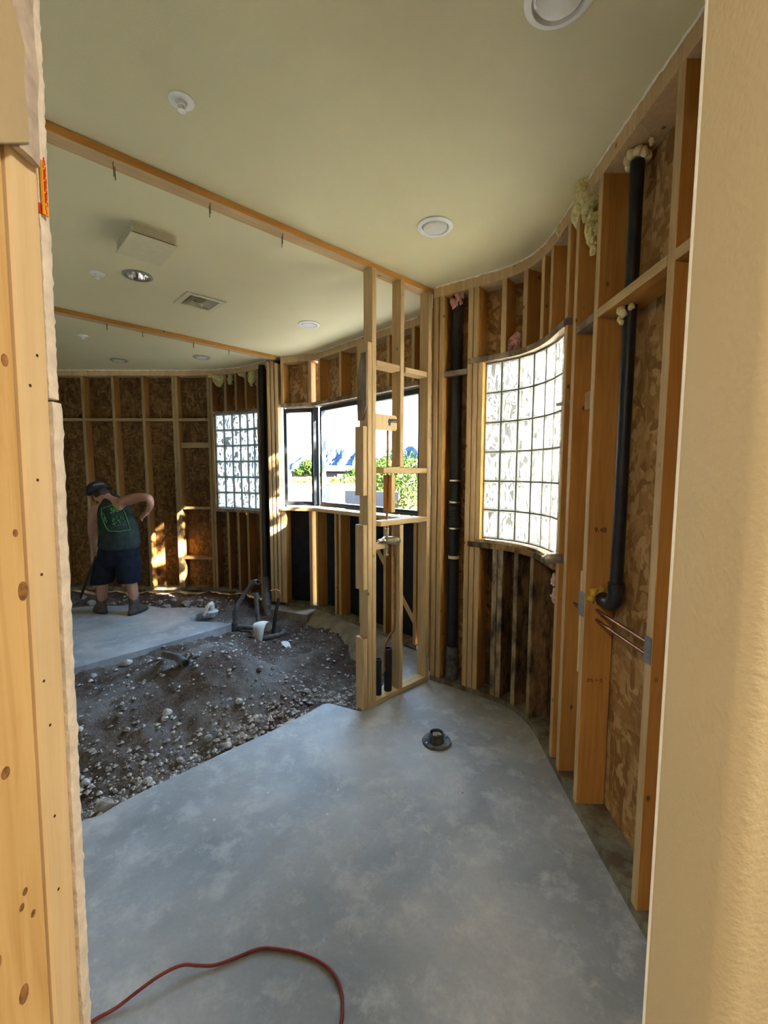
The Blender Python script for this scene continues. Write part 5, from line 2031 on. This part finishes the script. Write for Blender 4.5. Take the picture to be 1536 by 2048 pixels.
for i in (-1, 0, 1):
    c0 = cR + PN * 0.04 * i + V((0, 0, 0.010))
    b.obox(c0, PD * 0.034, (PN * 0.75 + V((0, 0, -0.5))) * 0.02, V((0, 0, 1)).cross(PN) * 0 + (PN * 0.5 + V((0, 0, 0.75))) * 0.0012)
b.build('vane', M['trimtan'], root)
b = MB()
q = rect(V((REG.x, REG.y, CEIL + 0.12)), PD, PN, 0.1175, 0.1175)
b.add(q, [(0, 1, 2, 3)])
b.build('duct', M['ventdark'], root)
# ------------------------------------------------------------------ the person
def J(u, v, y):
    return on_y(u, v, y)


person = empty('person', (J(236, 1230, 5.1).x, 5.1, 0.0), 'person bending away in dark green sleeveless shirt, navy shorts and backward cap', 'person')
PX = 1 / 168.0
joints = {}
vlist, elist, rlist = [], [], []


def jn(name, p, r, parent=None):
    joints[name] = len(vlist)
    vlist.append(p)
    rlist.append(r)
    if parent:
        elist.append((joints[parent], joints[name]))


jn('pelvis', J(237, 1100, 5.12), 0.135)
jn('waist', J(234, 1072, 5.10), 0.135, 'pelvis')
jn('chest', J(229, 1038, 5.15), 0.150, 'waist')
jn('upper', J(225, 1012, 5.20), 0.098, 'chest')
jn('neck', J(215, 997, 5.24), 0.064, 'upper')
jn('skull', J(203, 990, 5.28), 0.082, 'neck')
jn('head', J(195, 981, 5.31), 0.103, 'skull')
jn('crown', J(190, 975, 5.33), 0.078, 'head')
jn('face', J(186, 994, 5.37), 0.060, 'skull')
jn('nose', J(180, 996, 5.41), 0.016, 'face')
# right arm, elbow raised
jn('r_collar', J(244, 1003, 5.18), 0.062, 'upper')
jn('r_shoulder', J(260, 999, 5.14), 0.072, 'r_collar')
jn('r_uarm', J(280, 994, 5.08), 0.056, 'r_shoulder')
jn('r_elbow', J(300, 996, 5.05), 0.046, 'r_uarm')
jn('r_farm', J(302, 1008, 5.10), 0.045, 'r_elbow')
jn('r_wrist', J(297, 1021, 5.17), 0.029, 'r_farm')
jn('r_palm', J(290, 1027, 5.19), 0.040, 'r_wrist')
for i, (du, dv, dy, l) in enumerate(((-7, 1.5, .03, 1.0), (-7.5, 3.5, .015, 1.1), (-7, 5.5, 0.0, 1.05), (-6, 7.5, -.012, .85))):
    jn('r_k%d' % i, J(290 + du * .62, 1027 + dv * .75, 5.19 + dy), 0.0115, 'r_palm')
    jn('r_f%d' % i, J(290 + du * 1.1 * l, 1029 + dv * 1.25, 5.20 + dy), 0.0095, 'r_k%d' % i)
    jn('r_t%d' % i, J(290 + du * 1.25 * l, 1032 + dv * 1.45, 5.21 + dy), 0.008, 'r_f%d' % i)
jn('r_th0', J(291, 1031, 5.15), 0.013, 'r_palm')
jn('r_th1', J(285, 1036, 5.14), 0.010, 'r_th0')
# left arm reaching down to the tool
jn('l_collar', J(208, 1010, 5.23), 0.062, 'upper')
jn('l_shoulder', J(194, 1016, 5.22), 0.076, 'l_collar')
jn('l_uarm', J(186, 1040, 5.25), 0.060, 'l_shoulder')
jn('l_elbow', J(184, 1064, 5.29), 0.048, 'l_uarm')
jn('l_farm', J(187, 1080, 5.36), 0.044, 'l_elbow')
jn('l_wrist', J(194, 1098, 5.44), 0.029, 'l_farm')
jn('l_palm', J(195, 1104, 5.465), 0.034, 'l_wrist')
for i in range(4):
    jn('l_k%d' % i, J(195 - 2 + i * .6, 1108 + i * 1.2, 5.48 - .012 * i), 0.0115, 'l_palm')
    jn('l_f%d' % i, J(192 - 1 + i * .6, 1110 + i * 1.2, 5.455 - .012 * i), 0.0095, 'l_k%d' % i)
jn('l_th0', J(198, 1108, 5.44), 0.012, 'l_palm')
jn('l_th1', J(195, 1112, 5.43), 0.0095, 'l_th0')
# legs
for sd_, hip, thigh, knee, calf, ank, heel, toe in (('l', (219, 1112, 5.12), (211, 1140, 5.10), (205, 1166, 5.10), (204, 1184, 5.08), (204, 1206, 5.12), (206, 1222, 5.09), (188, 1224, 5.17)),
                                                  ('r', (254, 1112, 5.10), (258, 1140, 5.07), (262, 1164, 5.06), (266, 1182, 5.05), (268, 1207, 5.08), (267, 1222, 5.04), (273, 1219, 5.22))):
    jn(sd_ + '_hip', J(*hip), 0.105, 'pelvis')
    jn(sd_ + '_thigh', J(*thigh), 0.088, sd_ + '_hip')
    jn(sd_ + '_knee', J(*knee), 0.064, sd_ + '_thigh')
    jn(sd_ + '_calf', J(*calf), 0.061, sd_ + '_knee')
    jn(sd_ + '_ankle', J(*ank), 0.042, sd_ + '_calf')
    jn(sd_ + '_foot', V((J(*toe).x * .5 + J(*ank).x * .5, (toe[2] + ank[2]) / 2, 0.055)), 0.035, sd_ + '_ankle')
me = D.meshes.new('body')
me.from_pydata([p - V(person.location) for p in vlist], elist, [])
me.materials.append(M['skin'])
body = D.objects.new('body', me)
COL.objects.link(body)
body.location = person.location
body.parent = person
body.matrix_parent_inverse = Matrix.Translation(person.location).inverted()
sk = body.modifiers.new('skin', 'SKIN')
sk.use_smooth_shade = True
sk.branch_smoothing = 0.4
if not me.skin_vertices:
    bm = bmesh.new()
    bm.from_mesh(me)
    bm.verts.layers.skin.verify()
    bm.to_mesh(me)
    bm.free()
for i, r in enumerate(rlist):
    me.skin_vertices[0].data[i].radius = (r, r)
me.skin_vertices[0].data[0].use_root = True
sb_ = body.modifiers.new('smooth', 'SUBSURF')
sb_.levels = sb_.render_levels = 2

# shirt: rings from hem to shoulders (centre u, v, y, half width, half depth in metres)
SH = [(238, 1097, 5.10, .236, .165), (238, 1088, 5.10, .238, .17), (239, 1076, 5.10, .226, .17), (238, 1060, 5.11, .216, .172), (235, 1045, 5.13, .213, .175), (232, 1030, 5.155, .196, .172), (229, 1021, 5.18, .178, .165), (226, 1012, 5.19, .150, .150), (225, 1004, 5.20, .118, .130), (223, 997, 5.21, .082, .105), (221, 991, 5.225, .058, .08)]
rings = []
for u, v, y, a, c in SH:
    ctr = J(u, v, y)
    rings.append((ctr, V((a, 0.0, -0.01)), V((0.0, c, 0.03))))
b = MB()
b.loft(rings, n=28)
SHM = b
o = b.build('shirt', M['shirt'], person, smooth=True)
m_ = o.modifiers.new('soft', 'SUBSURF')
m_.levels = m_.render_levels = 1
shirt = o
# wide arm opening strap folds
b = MB()
for pts in (((224, 1000), (229, 1012), (235, 1030), (242, 1050), (247, 1072)), ((230, 1000), (236, 1014), (243, 1033), (248, 1056))):
    P_ = []
    for u, v in pts:
        P_.append((u, v))
    pass


from mathutils.bvhtree import BVHTree
SHBVH = BVHTree.FromPolygons([V(p) for p in SHM.v], SHM.f)


def shirt_pt(u, v, lift=0.006):
    d = ray(u, v).normalized()
    hit = SHBVH.ray_cast(EYE, d)
    if hit[0] is not None:
        return hit[0] - d * lift
    for (u0, v0, y0, a0, c0), (u1, v1, y1, a1, c1) in zip(SH, SH[1:]):
        if v1 <= v <= v0:
            k = (v0 - v) / (v0 - v1)
            uc, yc, a, c = u0 + (u1 - u0) * k, y0 + (y1 - y0) * k, a0 + (a1 - a0) * k, c0 + (c1 - c0) * k
            xc = J(uc, v, yc).x
            y = yc
            for _ in range(4):
                x = J(u, v, y).x
                q = max(0.0, 1 - ((x - xc) / a) ** 2)
                y = yc - c * math.sqrt(q)
            return J(u, v, y - lift)
    return J(u, v, 5.0)


def stroke(b, pts, w_, lift=0.006, n=8):
    P_ = []
    for (u0, v0), (u1, v1) in zip(pts, pts[1:]):
        for k in range(n):
            P_.append(shirt_pt(u0 + (u1 - u0) * k / n, v0 + (v1 - v0) * k / n, lift))
    P_.append(shirt_pt(pts[-1][0], pts[-1][1], lift))
    b.tube(P_, w_, 6)


b = MB()
stroke(b, [(203, 1017), (241, 1005), (250, 1028), (261, 1059), (240, 1063), (218, 1062), (211, 1053), (203, 1032), (203, 1017)], 0.0042)
for st in ([(219, 1017), (224, 1016), (221, 1020), (224.5, 1020), (224, 1025), (220, 1026)], [(227.5, 1025.5), (226.5, 1015.5)], [(226.5, 1015.5), (231.5, 1024)], [(231.5, 1024), (230.5, 1014)], [(234, 1023.5), (233, 1013.5)], [(233, 1013.5), (237.5, 1012.5)], [(233.6, 1018), (236.6, 1017.5)], [(234, 1023.5), (238, 1022.5)]):
    stroke(b, st, 0.0045)
rnd = random.Random(9)
for _ in range(26):
    u, v = rnd.uniform(224, 253), rnd.uniform(1033, 1052)
    stroke(b, [(u, v), (u + rnd.uniform(-3, 3), v + rnd.uniform(-2.5, 2.5))], rnd.uniform(0.003, 0.005), n=2)
for _ in range(14):
    u = rnd.uniform(204, 214)
    v = 1025 + (u - 204) * 2.4 + rnd.uniform(-6, 4)
    stroke(b, [(u, v), (u + rnd.uniform(-2, 2), v + rnd.uniform(-2, 2))], 0.004, n=2)
b.build('print', M['shirtprint'], shirt)

# shorts
def tubeloft(rs, n=24):
    return [(J(u, v, y), V((a, 0, 0)), V((0, c, 0))) for u, v, y, a, c in rs]


b = MB()
b.loft(tubeloft([(238, 1084, 5.11, .205, .15), (238, 1092, 5.11, .222, .165), (238, 1104, 5.11, .236, .175), (237, 1116, 5.11, .243, .175), (236, 1126, 5.11, .240, .165), (236, 1131, 5.11, .228, .15)]), n=28)
b.loft(tubeloft([(220, 1108, 5.11, .135, .15), (216, 1124, 5.11, .142, .150), (210, 1142, 5.10, .134, .138), (205, 1160, 5.10, .122, .128), (203, 1167, 5.10, .120, .126), (203.5, 1166, 5.10, .105, .11), (206, 1150, 5.10, .10, .10)]), n=24)
b.loft(tubeloft([(254, 1108, 5.10, .135, .15), (256, 1124, 5.09, .140, .150), (257, 1142, 5.07, .134, .138), (258, 1158, 5.06, .126, .128), (258, 1164, 5.06, .125, .126), (258.5, 1163, 5.06, .108, .11), (258, 1150, 5.06, .10, .10)]), n=24)
o = b.build('shorts', M['shorts'], person, smooth=True)
m_ = o.modifiers.new('soft', 'SUBSURF')
m_.levels = m_.render_levels = 1

# boots with socks
for an, tx, ty, lab in ((joints['l_ankle'], -0.13, 0.10, 'left'), (joints['r_ankle'], 0.03, 0.15, 'right')):
    p = vlist[an]
    f_ = V((tx, ty, 0)).normalized()
    s_ = V((-f_.y, f_.x, 0))
    b = MB()
    b.loft([(V((p.x, p.y, 0.21)), s_ * .056, f_ * .060), (V((p.x, p.y, 0.15)), s_ * .054, f_ * .060), (V((p.x, p.y, 0.10)) + f_ * .005, s_ * .052, f_ * .068), (V((p.x, p.y, 0.065)) + f_ * .04, s_ * .054, f_ * .115), (V((p.x, p.y, 0.035)) + f_ * .06, s_ * .057, f_ * .150), (V((p.x, p.y, 0.012)) + f_ * .06, s_ * .058, f_ * .154)], n=20)
    bo = b.build('boot', M['boot'], person, smooth=True)
    b = MB()
    b.loft([(V((p.x, p.y, 0.013)) + f_ * .06, s_ * .060, f_ * .157), (V((p.x, p.y, 0.001)) + f_ * .06, s_ * .060, f_ * .157)], n=20)
    b.build('sole', M['rubber'], bo, smooth=30)
    b = MB()
    b.loft([(V((p.x, p.y, 0.20)), s_ * .053, f_ * .056), (V((p.x, p.y, 0.25)), s_ * .056, f_ * .060), (V((p.x, p.y, 0.255)), s_ * .050, f_ * .054)], n=20)
    b.build('sock', M['sock'], person, smooth=True)

# hair and backward cap
hc = vlist[joints['head']]
b = MB()
b.blob(J(202, 987, 5.25), (.085, .070, .058), 3, 0.12, 3)
b.blob(J(209, 990, 5.24), (.048, .05, .042), 3, 0.15, 4)
b.build('hair', M['hair'], person, smooth=True)
up = V((-0.38, 0.10, 0.92)).normalized()
back = V((0.90, -0.28, 0.33)).normalized()
back = (back - up * back.dot(up)).normalized()
sidev = up.cross(back)
cc_ = J(195, 982, 5.27)
b = MB()
b.loft([(cc_ + up * h - back * 0.004, back * (0.122 * k), sidev * (0.108 * k)) for h, k in ((-0.012, 1.0), (0.02, 1.0), (0.05, .94), (0.078, .82), (0.100, .60), (0.112, .34), (0.116, .05))], n=28)
cap_o = b.build('cap', M['capcloth'], person, smooth=True)
b = MB()
vs, fs = [], []
for j in range(2):
    for i in range(13):
        a = -1.05 + 2.1 * i / 12
        q = cc_ + up * (-0.008 - 0.010 * abs(a) ** 2) + back * (0.118 * math.cos(a) + (0.085 * math.cos(a * 1.25) if j else 0)) + sidev * (0.106 * math.sin(a) * (1.0 if not j else 0.95)) - up * (0.012 if j else 0)
        vs += [q, q + up * 0.006]
for i in range(12):
    a, c = 2 * i, 2 * (i + 13)
    fs += [(a + 1, a + 3, c + 3, c + 1), (a, c, c + 2, a + 2), (c, c + 1, c + 3, c + 2)]
b.add(vs, fs)
b.build('brim', M['capcloth'], cap_o, smooth=30)
b = MB()
vs, fs = [], []
for j in range(5):
    for i in range(9):
        el_ = 0.30 + 0.62 * j / 4
        az = -0.95 + 1.25 * i / 8
        d_ = (back * math.cos(az) + sidev * math.sin(az)) * math.cos(el_)
        k = 1.035
        vs.append(cc_ + back * (back.dot(d_) * 0.122 * k) - back * 0.004 + sidev * (sidev.dot(d_) * 0.108 * k) + up * (0.118 * math.sin(el_) * k))
for j in range(4):
    for i in range(8):
        fs.append((j * 9 + i, j * 9 + i + 1, (j + 1) * 9 + i + 1, (j + 1) * 9 + i))
b.add(vs, fs)
b.build('panel', M['capfront'], cap_o, smooth=True)

a = J(195, 1106, 5.475)
e = V((J(160, 1186, 5.62).x, 5.62, 0.03))
top_ = a + (a - e).normalized() * 0.10
b = MB()
b.tube([top_, e], 0.015, 12)
tag(b.build('tool_handle', M['rubber'], smooth=40), 'dark slanted tool handle held by the bending person', 'tool')
# ------------------------------------------------------------------ outdoors
b = MB()
b.box((-60, 5.75, -0.32), (90, 140, -0.16))
b.box((1.35, -14, -0.32), (90, 5.75, -0.16))
b.box((-60, -14, -0.32), (-5.8, 5.75, -0.16))
struct(b.build('ground', M['yardground']), 'dry yard ground outside the windows')
b = MB()
b.prism([(1.36, -6), (9, -6), (9, 3.4), (1.36, 3.4)], -0.16, -0.10)
struct(b.build('patio', M['patio']), 'pale patio outside the large glass block window')


def at_y(u, v, y):
    return on_y(u, v, y)


# white garden walls
a, e = at_y(560, 969, 9.6), at_y(735, 972, 9.3)
b = MB()
zt = a.z
b.prism([(a.x - 3, 9.75), (e.x + 0.15, 9.35), (e.x + 0.15, 9.52), (a.x - 3, 9.93)], -0.16, zt)
struct(b.build('garden_wall', M['stucco']), 'white garden wall outside the bay window')
b = MB()
b.prism([(a.x - 3, 9.73), (e.x + 0.17, 9.33), (e.x + 0.17, 9.54), (a.x - 3, 9.95)], zt, zt + 0.025)
struct(b.build('garden_wall', M['stuccogrey']), 'grey cap of the white garden wall')
p = at_y(666, 975, 9.25)
b = MB()
b.box((p.x - 0.06, 9.22, -0.16), (p.x + 0.06, 9.36, zt))
struct(b.build('garden_wall', M['stuccogrey']), 'grey joint post of the white garden wall')
a, e = at_y(688, 982, 7.6), at_y(797, 982, 7.2)
b = MB()
b.prism([(a.x, 7.75), (e.x, 7.2), (e.x, 7.4), (a.x, 7.95)], -0.16, a.z)
struct(b.build('garden_wall', M['stuccogrey']), 'lower grey garden wall in front of the white one')


def foliage(name, loc, clumps, n, leaf, mat, lab, trunk=None, seed=0, group=None, cat='bush'):
    root = empty(name, loc, lab, cat, group)
    rnd_ = random.Random(seed)
    b = MB()
    for (c, r) in clumps:
        for _ in range(n):
            d_ = V((rnd_.gauss(0, 1), rnd_.gauss(0, 1), rnd_.gauss(0, 1))).normalized() * rnd_.uniform(0.45, 1.0) ** 0.6
            p = V((loc[0] + c[0] + d_.x * r[0], loc[1] + c[1] + d_.y * r[1], loc[2] + c[2] + d_.z * r[2]))
            x_ = V((rnd_.gauss(0, 1), rnd_.gauss(0, 1), rnd_.gauss(0, 1))).normalized()
            y_ = x_.orthogonal().normalized()
            l = leaf * rnd_.uniform(0.6, 1.4)
            b.add([p - x_ * l, p + y_ * l * 0.45, p + x_ * l, p - y_ * l * 0.45], [(0, 1, 2, 3)])
    b.build('foliage', M[mat], root, fix=False)
    b = MB()
    if trunk:
        b.tube([(loc[0], loc[1], loc[2]), (loc[0] + 0.02, loc[1], loc[2] + trunk * 0.5), (loc[0], loc[1] + 0.03, loc[2] + trunk)], [0.12 * trunk / 3, 0.09 * trunk / 3, 0.05 * trunk / 3], 10)
    for (c, r) in clumps[:6]:
        b.tube([(loc[0], loc[1], loc[2] + (trunk or 0) * 0.8), (loc[0] + c[0] * 0.6, loc[1] + c[1] * 0.6, loc[2] + c[2] * 0.8)], 0.012 * max(1, r[0] * 2), 6)
    b.build('trunk', M['bark'], root)
    return root


# round bush right of the garden wall
p = at_y(820, 1000, 6.5)
foliage('bush', (p.x, 6.5, -0.16), [((0, 0, 0.75), (0.33, 0.33, 0.55)), ((0.12, 0, 1.25), (0.30, 0.3, 0.42)), ((-0.14, 0.1, 1.1), (0.2, 0.3, 0.35)), ((0.25, 0, 0.5), (0.3, 0.3, 0.4))], 520, 0.035, 'leafyellow', 'round yellow green bush outside the right end of the bay window', seed=1)
p = at_y(825, 960, 11.0)
foliage('tree', (p.x, 11.0, -0.16), [((0, 0, 1.7), (0.7, 0.6, 0.55)), ((0.4, 0, 2.0), (0.6, 0.6, 0.5)), ((-0.5, 0, 1.9), (0.5, 0.5, 0.55)), ((-0.2, 0, 1.2), (0.6, 0.5, 0.5)), ((-0.75, 0, 1.6), (0.4, 0.5, 0.6))], 520, 0.05, 'leafgreen', 'green tree behind the round bush outside the bay window', 1.2, 2, cat='tree')
# hedge line beyond the wall
for i, (u, v, r, y) in enumerate(((590, 966, .55, 13), (625, 964, .5, 13.5), (655, 966, .45, 13), (685, 963, .5, 13.5), (715, 966, .45, 12.6), (742, 962, .5, 12.5), (772, 960, .5, 12.5))):
    p = at_y(u, v, y)
    foliage('bush', (p.x, y, -0.16), [((0, 0, p.z + 0.05), (r, r, 0.30)), ((r * .4, 0, p.z - 0.25), (r, r, 0.5)), ((-r * .4, 0, p.z - 0.5), (r, r, 0.6))], 260, 0.05, 'leafyellow',
            ['first', 'second', 'third', 'fourth', 'fifth', 'sixth', 'seventh'][i] + ' bush from the left in the row behind the white garden wall', seed=10 + i, group='bushes behind the garden wall')
p = at_y(612, 935, 28)
foliage('tree', (p.x, 28, -0.16), [((0.15, 0, p.z + 0.25), (0.55, 0.6, 0.42)), ((0.5, 0, p.z + 0.0), (0.5, 0.6, 0.4)), ((-0.4, 0, p.z - 0.1), (0.4, 0.6, 0.25))], 320, 0.11, 'leafgreen', 'small green tree above the neighbouring roof on the left', 1.6, 31, cat='tree')
p = at_y(705, 948, 20)
foliage('tree', (p.x, 20, -0.16), [((0, 0, p.z - .1), (0.55, 0.5, 0.5)), ((0.25, 0, p.z + 0.15), (0.4, 0.5, 0.4)), ((0.5, 0, p.z - 0.4), (0.5, 0.5, 0.5))], 380, 0.07, 'leafgreen', 'green tree in front of the neighbouring house, behind the partition post', 1.2, 32, cat='tree')
p = at_y(766, 935, 20)
foliage('tree', (p.x, 20, -0.16), [((0, 0, p.z), (0.5, 0.5, 0.7)), ((0.2, 0, p.z - .5), (0.5, 0.5, 0.6))], 380, 0.07, 'leafgreen', 'upright green tree seen between the partition studs', 1.2, 33, cat='tree')


# neighbouring houses: wall + hipped roof
def house(u0, u1, vbase, veave, vridge, y, depth, lab, ur0=None, ur1=None):
    a, e = at_y(u0, veave, y), at_y(u1, veave, y)
    zr = at_y((u0 + u1) / 2, vridge, y + depth / 2).z
    root = empty('house', ((a.x + e.x) / 2, y, -0.16), lab, 'house', 'neighbouring houses')
    b = MB()
    b.box((a.x, y, -0.16), (e.x, y + depth, a.z))
    b.build('wall', M['housewall'], root)
    b = MB()
    o_ = 0.5
    m0 = a.x + (e.x - a.x) * (0.25 if ur0 is None else ur0)
    m1 = a.x + (e.x - a.x) * (0.75 if ur1 is None else ur1)
    vs = [(a.x - o_, y - o_, a.z), (e.x + o_, y - o_, a.z), (e.x + o_, y + depth + o_, a.z), (a.x - o_, y + depth + o_, a.z), (m0, y + depth / 2, zr), (m1, y + depth / 2, zr)]
    b.add(vs, [(3, 2, 1, 0), (0, 1, 5, 4), (1, 2, 5), (2, 3, 4, 5), (3, 0, 4)])
    b.build('roof', M['rooftile'], root)
    w0 = MB()
    c0 = a.x + (e.x - a.x) * 0.62
    w0.box((c0, y - 0.03, a.z - 1.0), (c0 + 0.9, y - 0.004, a.z - 0.2))
    w0.build('window', M['stucco'], root)


house(583, 730, 960, 942, 931, 32, 9, 'neighbouring tan house with low tiled roof, left in the bay window')
house(765, 905, 960, 934, 917, 26, 9, 'neighbouring tan house with tiled roof, behind the trees at right')

# mountains
b = MB()
rnd = random.Random(4)
Ym = 1500.0
sil = [(430, 925), (520, 915), (560, 912), (590, 916), (598, 912), (606, 913), (618, 906), (628, 911), (645, 906), (655, 903), (668, 896), (672, 899), (680, 896), (690, 900), (700, 901), (712, 905), (722, 904), (735, 912), (750, 922), (770, 912), (790, 904), (805, 899), (818, 892), (826, 890), (838, 897), (860, 908), (900, 915), (1000, 925)]
xs, zs = [], []
for (u0, v0), (u1, v1) in zip(sil, sil[1:]):
    n_ = max(1, int((u1 - u0) / 2.5))
    for k in range(n_):
        u, v = u0 + (u1 - u0) * k / n_, v0 + (v1 - v0) * k / n_ + rnd.uniform(-1.0, 1.0)
        p = at_y(u, v, Ym)
        xs.append(p.x)
        zs.append(p.z)
rows = 9
vs, fs = [], []
for r in range(rows):
    k = r / (rows - 1)
    for i in range(len(xs)):
        w_ = (1 - k)
        ridge = math.sin(i * 0.55 + 2.0 * math.sin(i * 0.17)) * 40 + rnd.uniform(-14, 14)
        vs.append((xs[i] * (1 - 0.12 * k), Ym - 480 * k + ridge * math.sin(PI * k) * 1.6, zs[i] * (w_ ** 0.85) - 2 * k + rnd.uniform(-3, 3) * math.sin(PI * k)))
n_ = len(xs)
for r in range(rows - 1):
    for i in range(n_ - 1):
        fs.append((r * n_ + i, (r + 1) * n_ + i, (r + 1) * n_ + i + 1, r * n_ + i + 1))
vs2 = [(x * 1.05, Ym + 500, -5) for x in xs]
k0 = len(vs)
for i in range(n_ - 1):
    fs.append((i, i + 1, k0 + i + 1, k0 + i))
b.add(vs + vs2, fs)
struct(b.build('mountain', M['mountain'], fix=False), 'rocky blue mountain ridge on the horizon', 'mountain')
b = MB()
b.box((-3000, 140, -3.0), (3000, 3000, -2.0))
struct(b.build('ground', M['yardground']), 'open desert ground reaching to the mountains')

# garden plants seen through the glass blocks
foliage('tree', (3.75, 2.50, -0.16), [((-0.05, 0.02, 3.85), (0.5, 0.42, 0.62)), ((0.1, -0.1, 3.3), (0.4, 0.35, 0.45)), ((0.0, 0.05, 4.3), (0.4, 0.4, 0.4))], 300, 0.07, 'leafgreen', 'slender tree outside that dapples the sun falling through the bay window', 2.9, 60, cat='tree')
for i, (x, y, hh, kind) in enumerate(((3.6, 1.2, 1.5, 'leafyellow'), (4.9, 4.6, 2.3, 'leafgreen'), (3.3, 3.9, 1.2, 'leafyellow'))):
    foliage('shrub', (x, y, -0.16), [((0, 0, hh * .55), (0.55, 0.5, hh * .4)), ((0.3, 0.2, hh * .85), (0.5, 0.5, hh * .25)), ((-0.3, -0.2, hh * .35), (0.5, 0.45, hh * .35))], 420, 0.06, kind,
            ['tall yellow green shrub outside the large glass block window', 'green shrub farther out beyond the large glass block window', 'low yellow green shrub outside the large glass block window'][i], 0.6, 40 + i, cat='shrub')
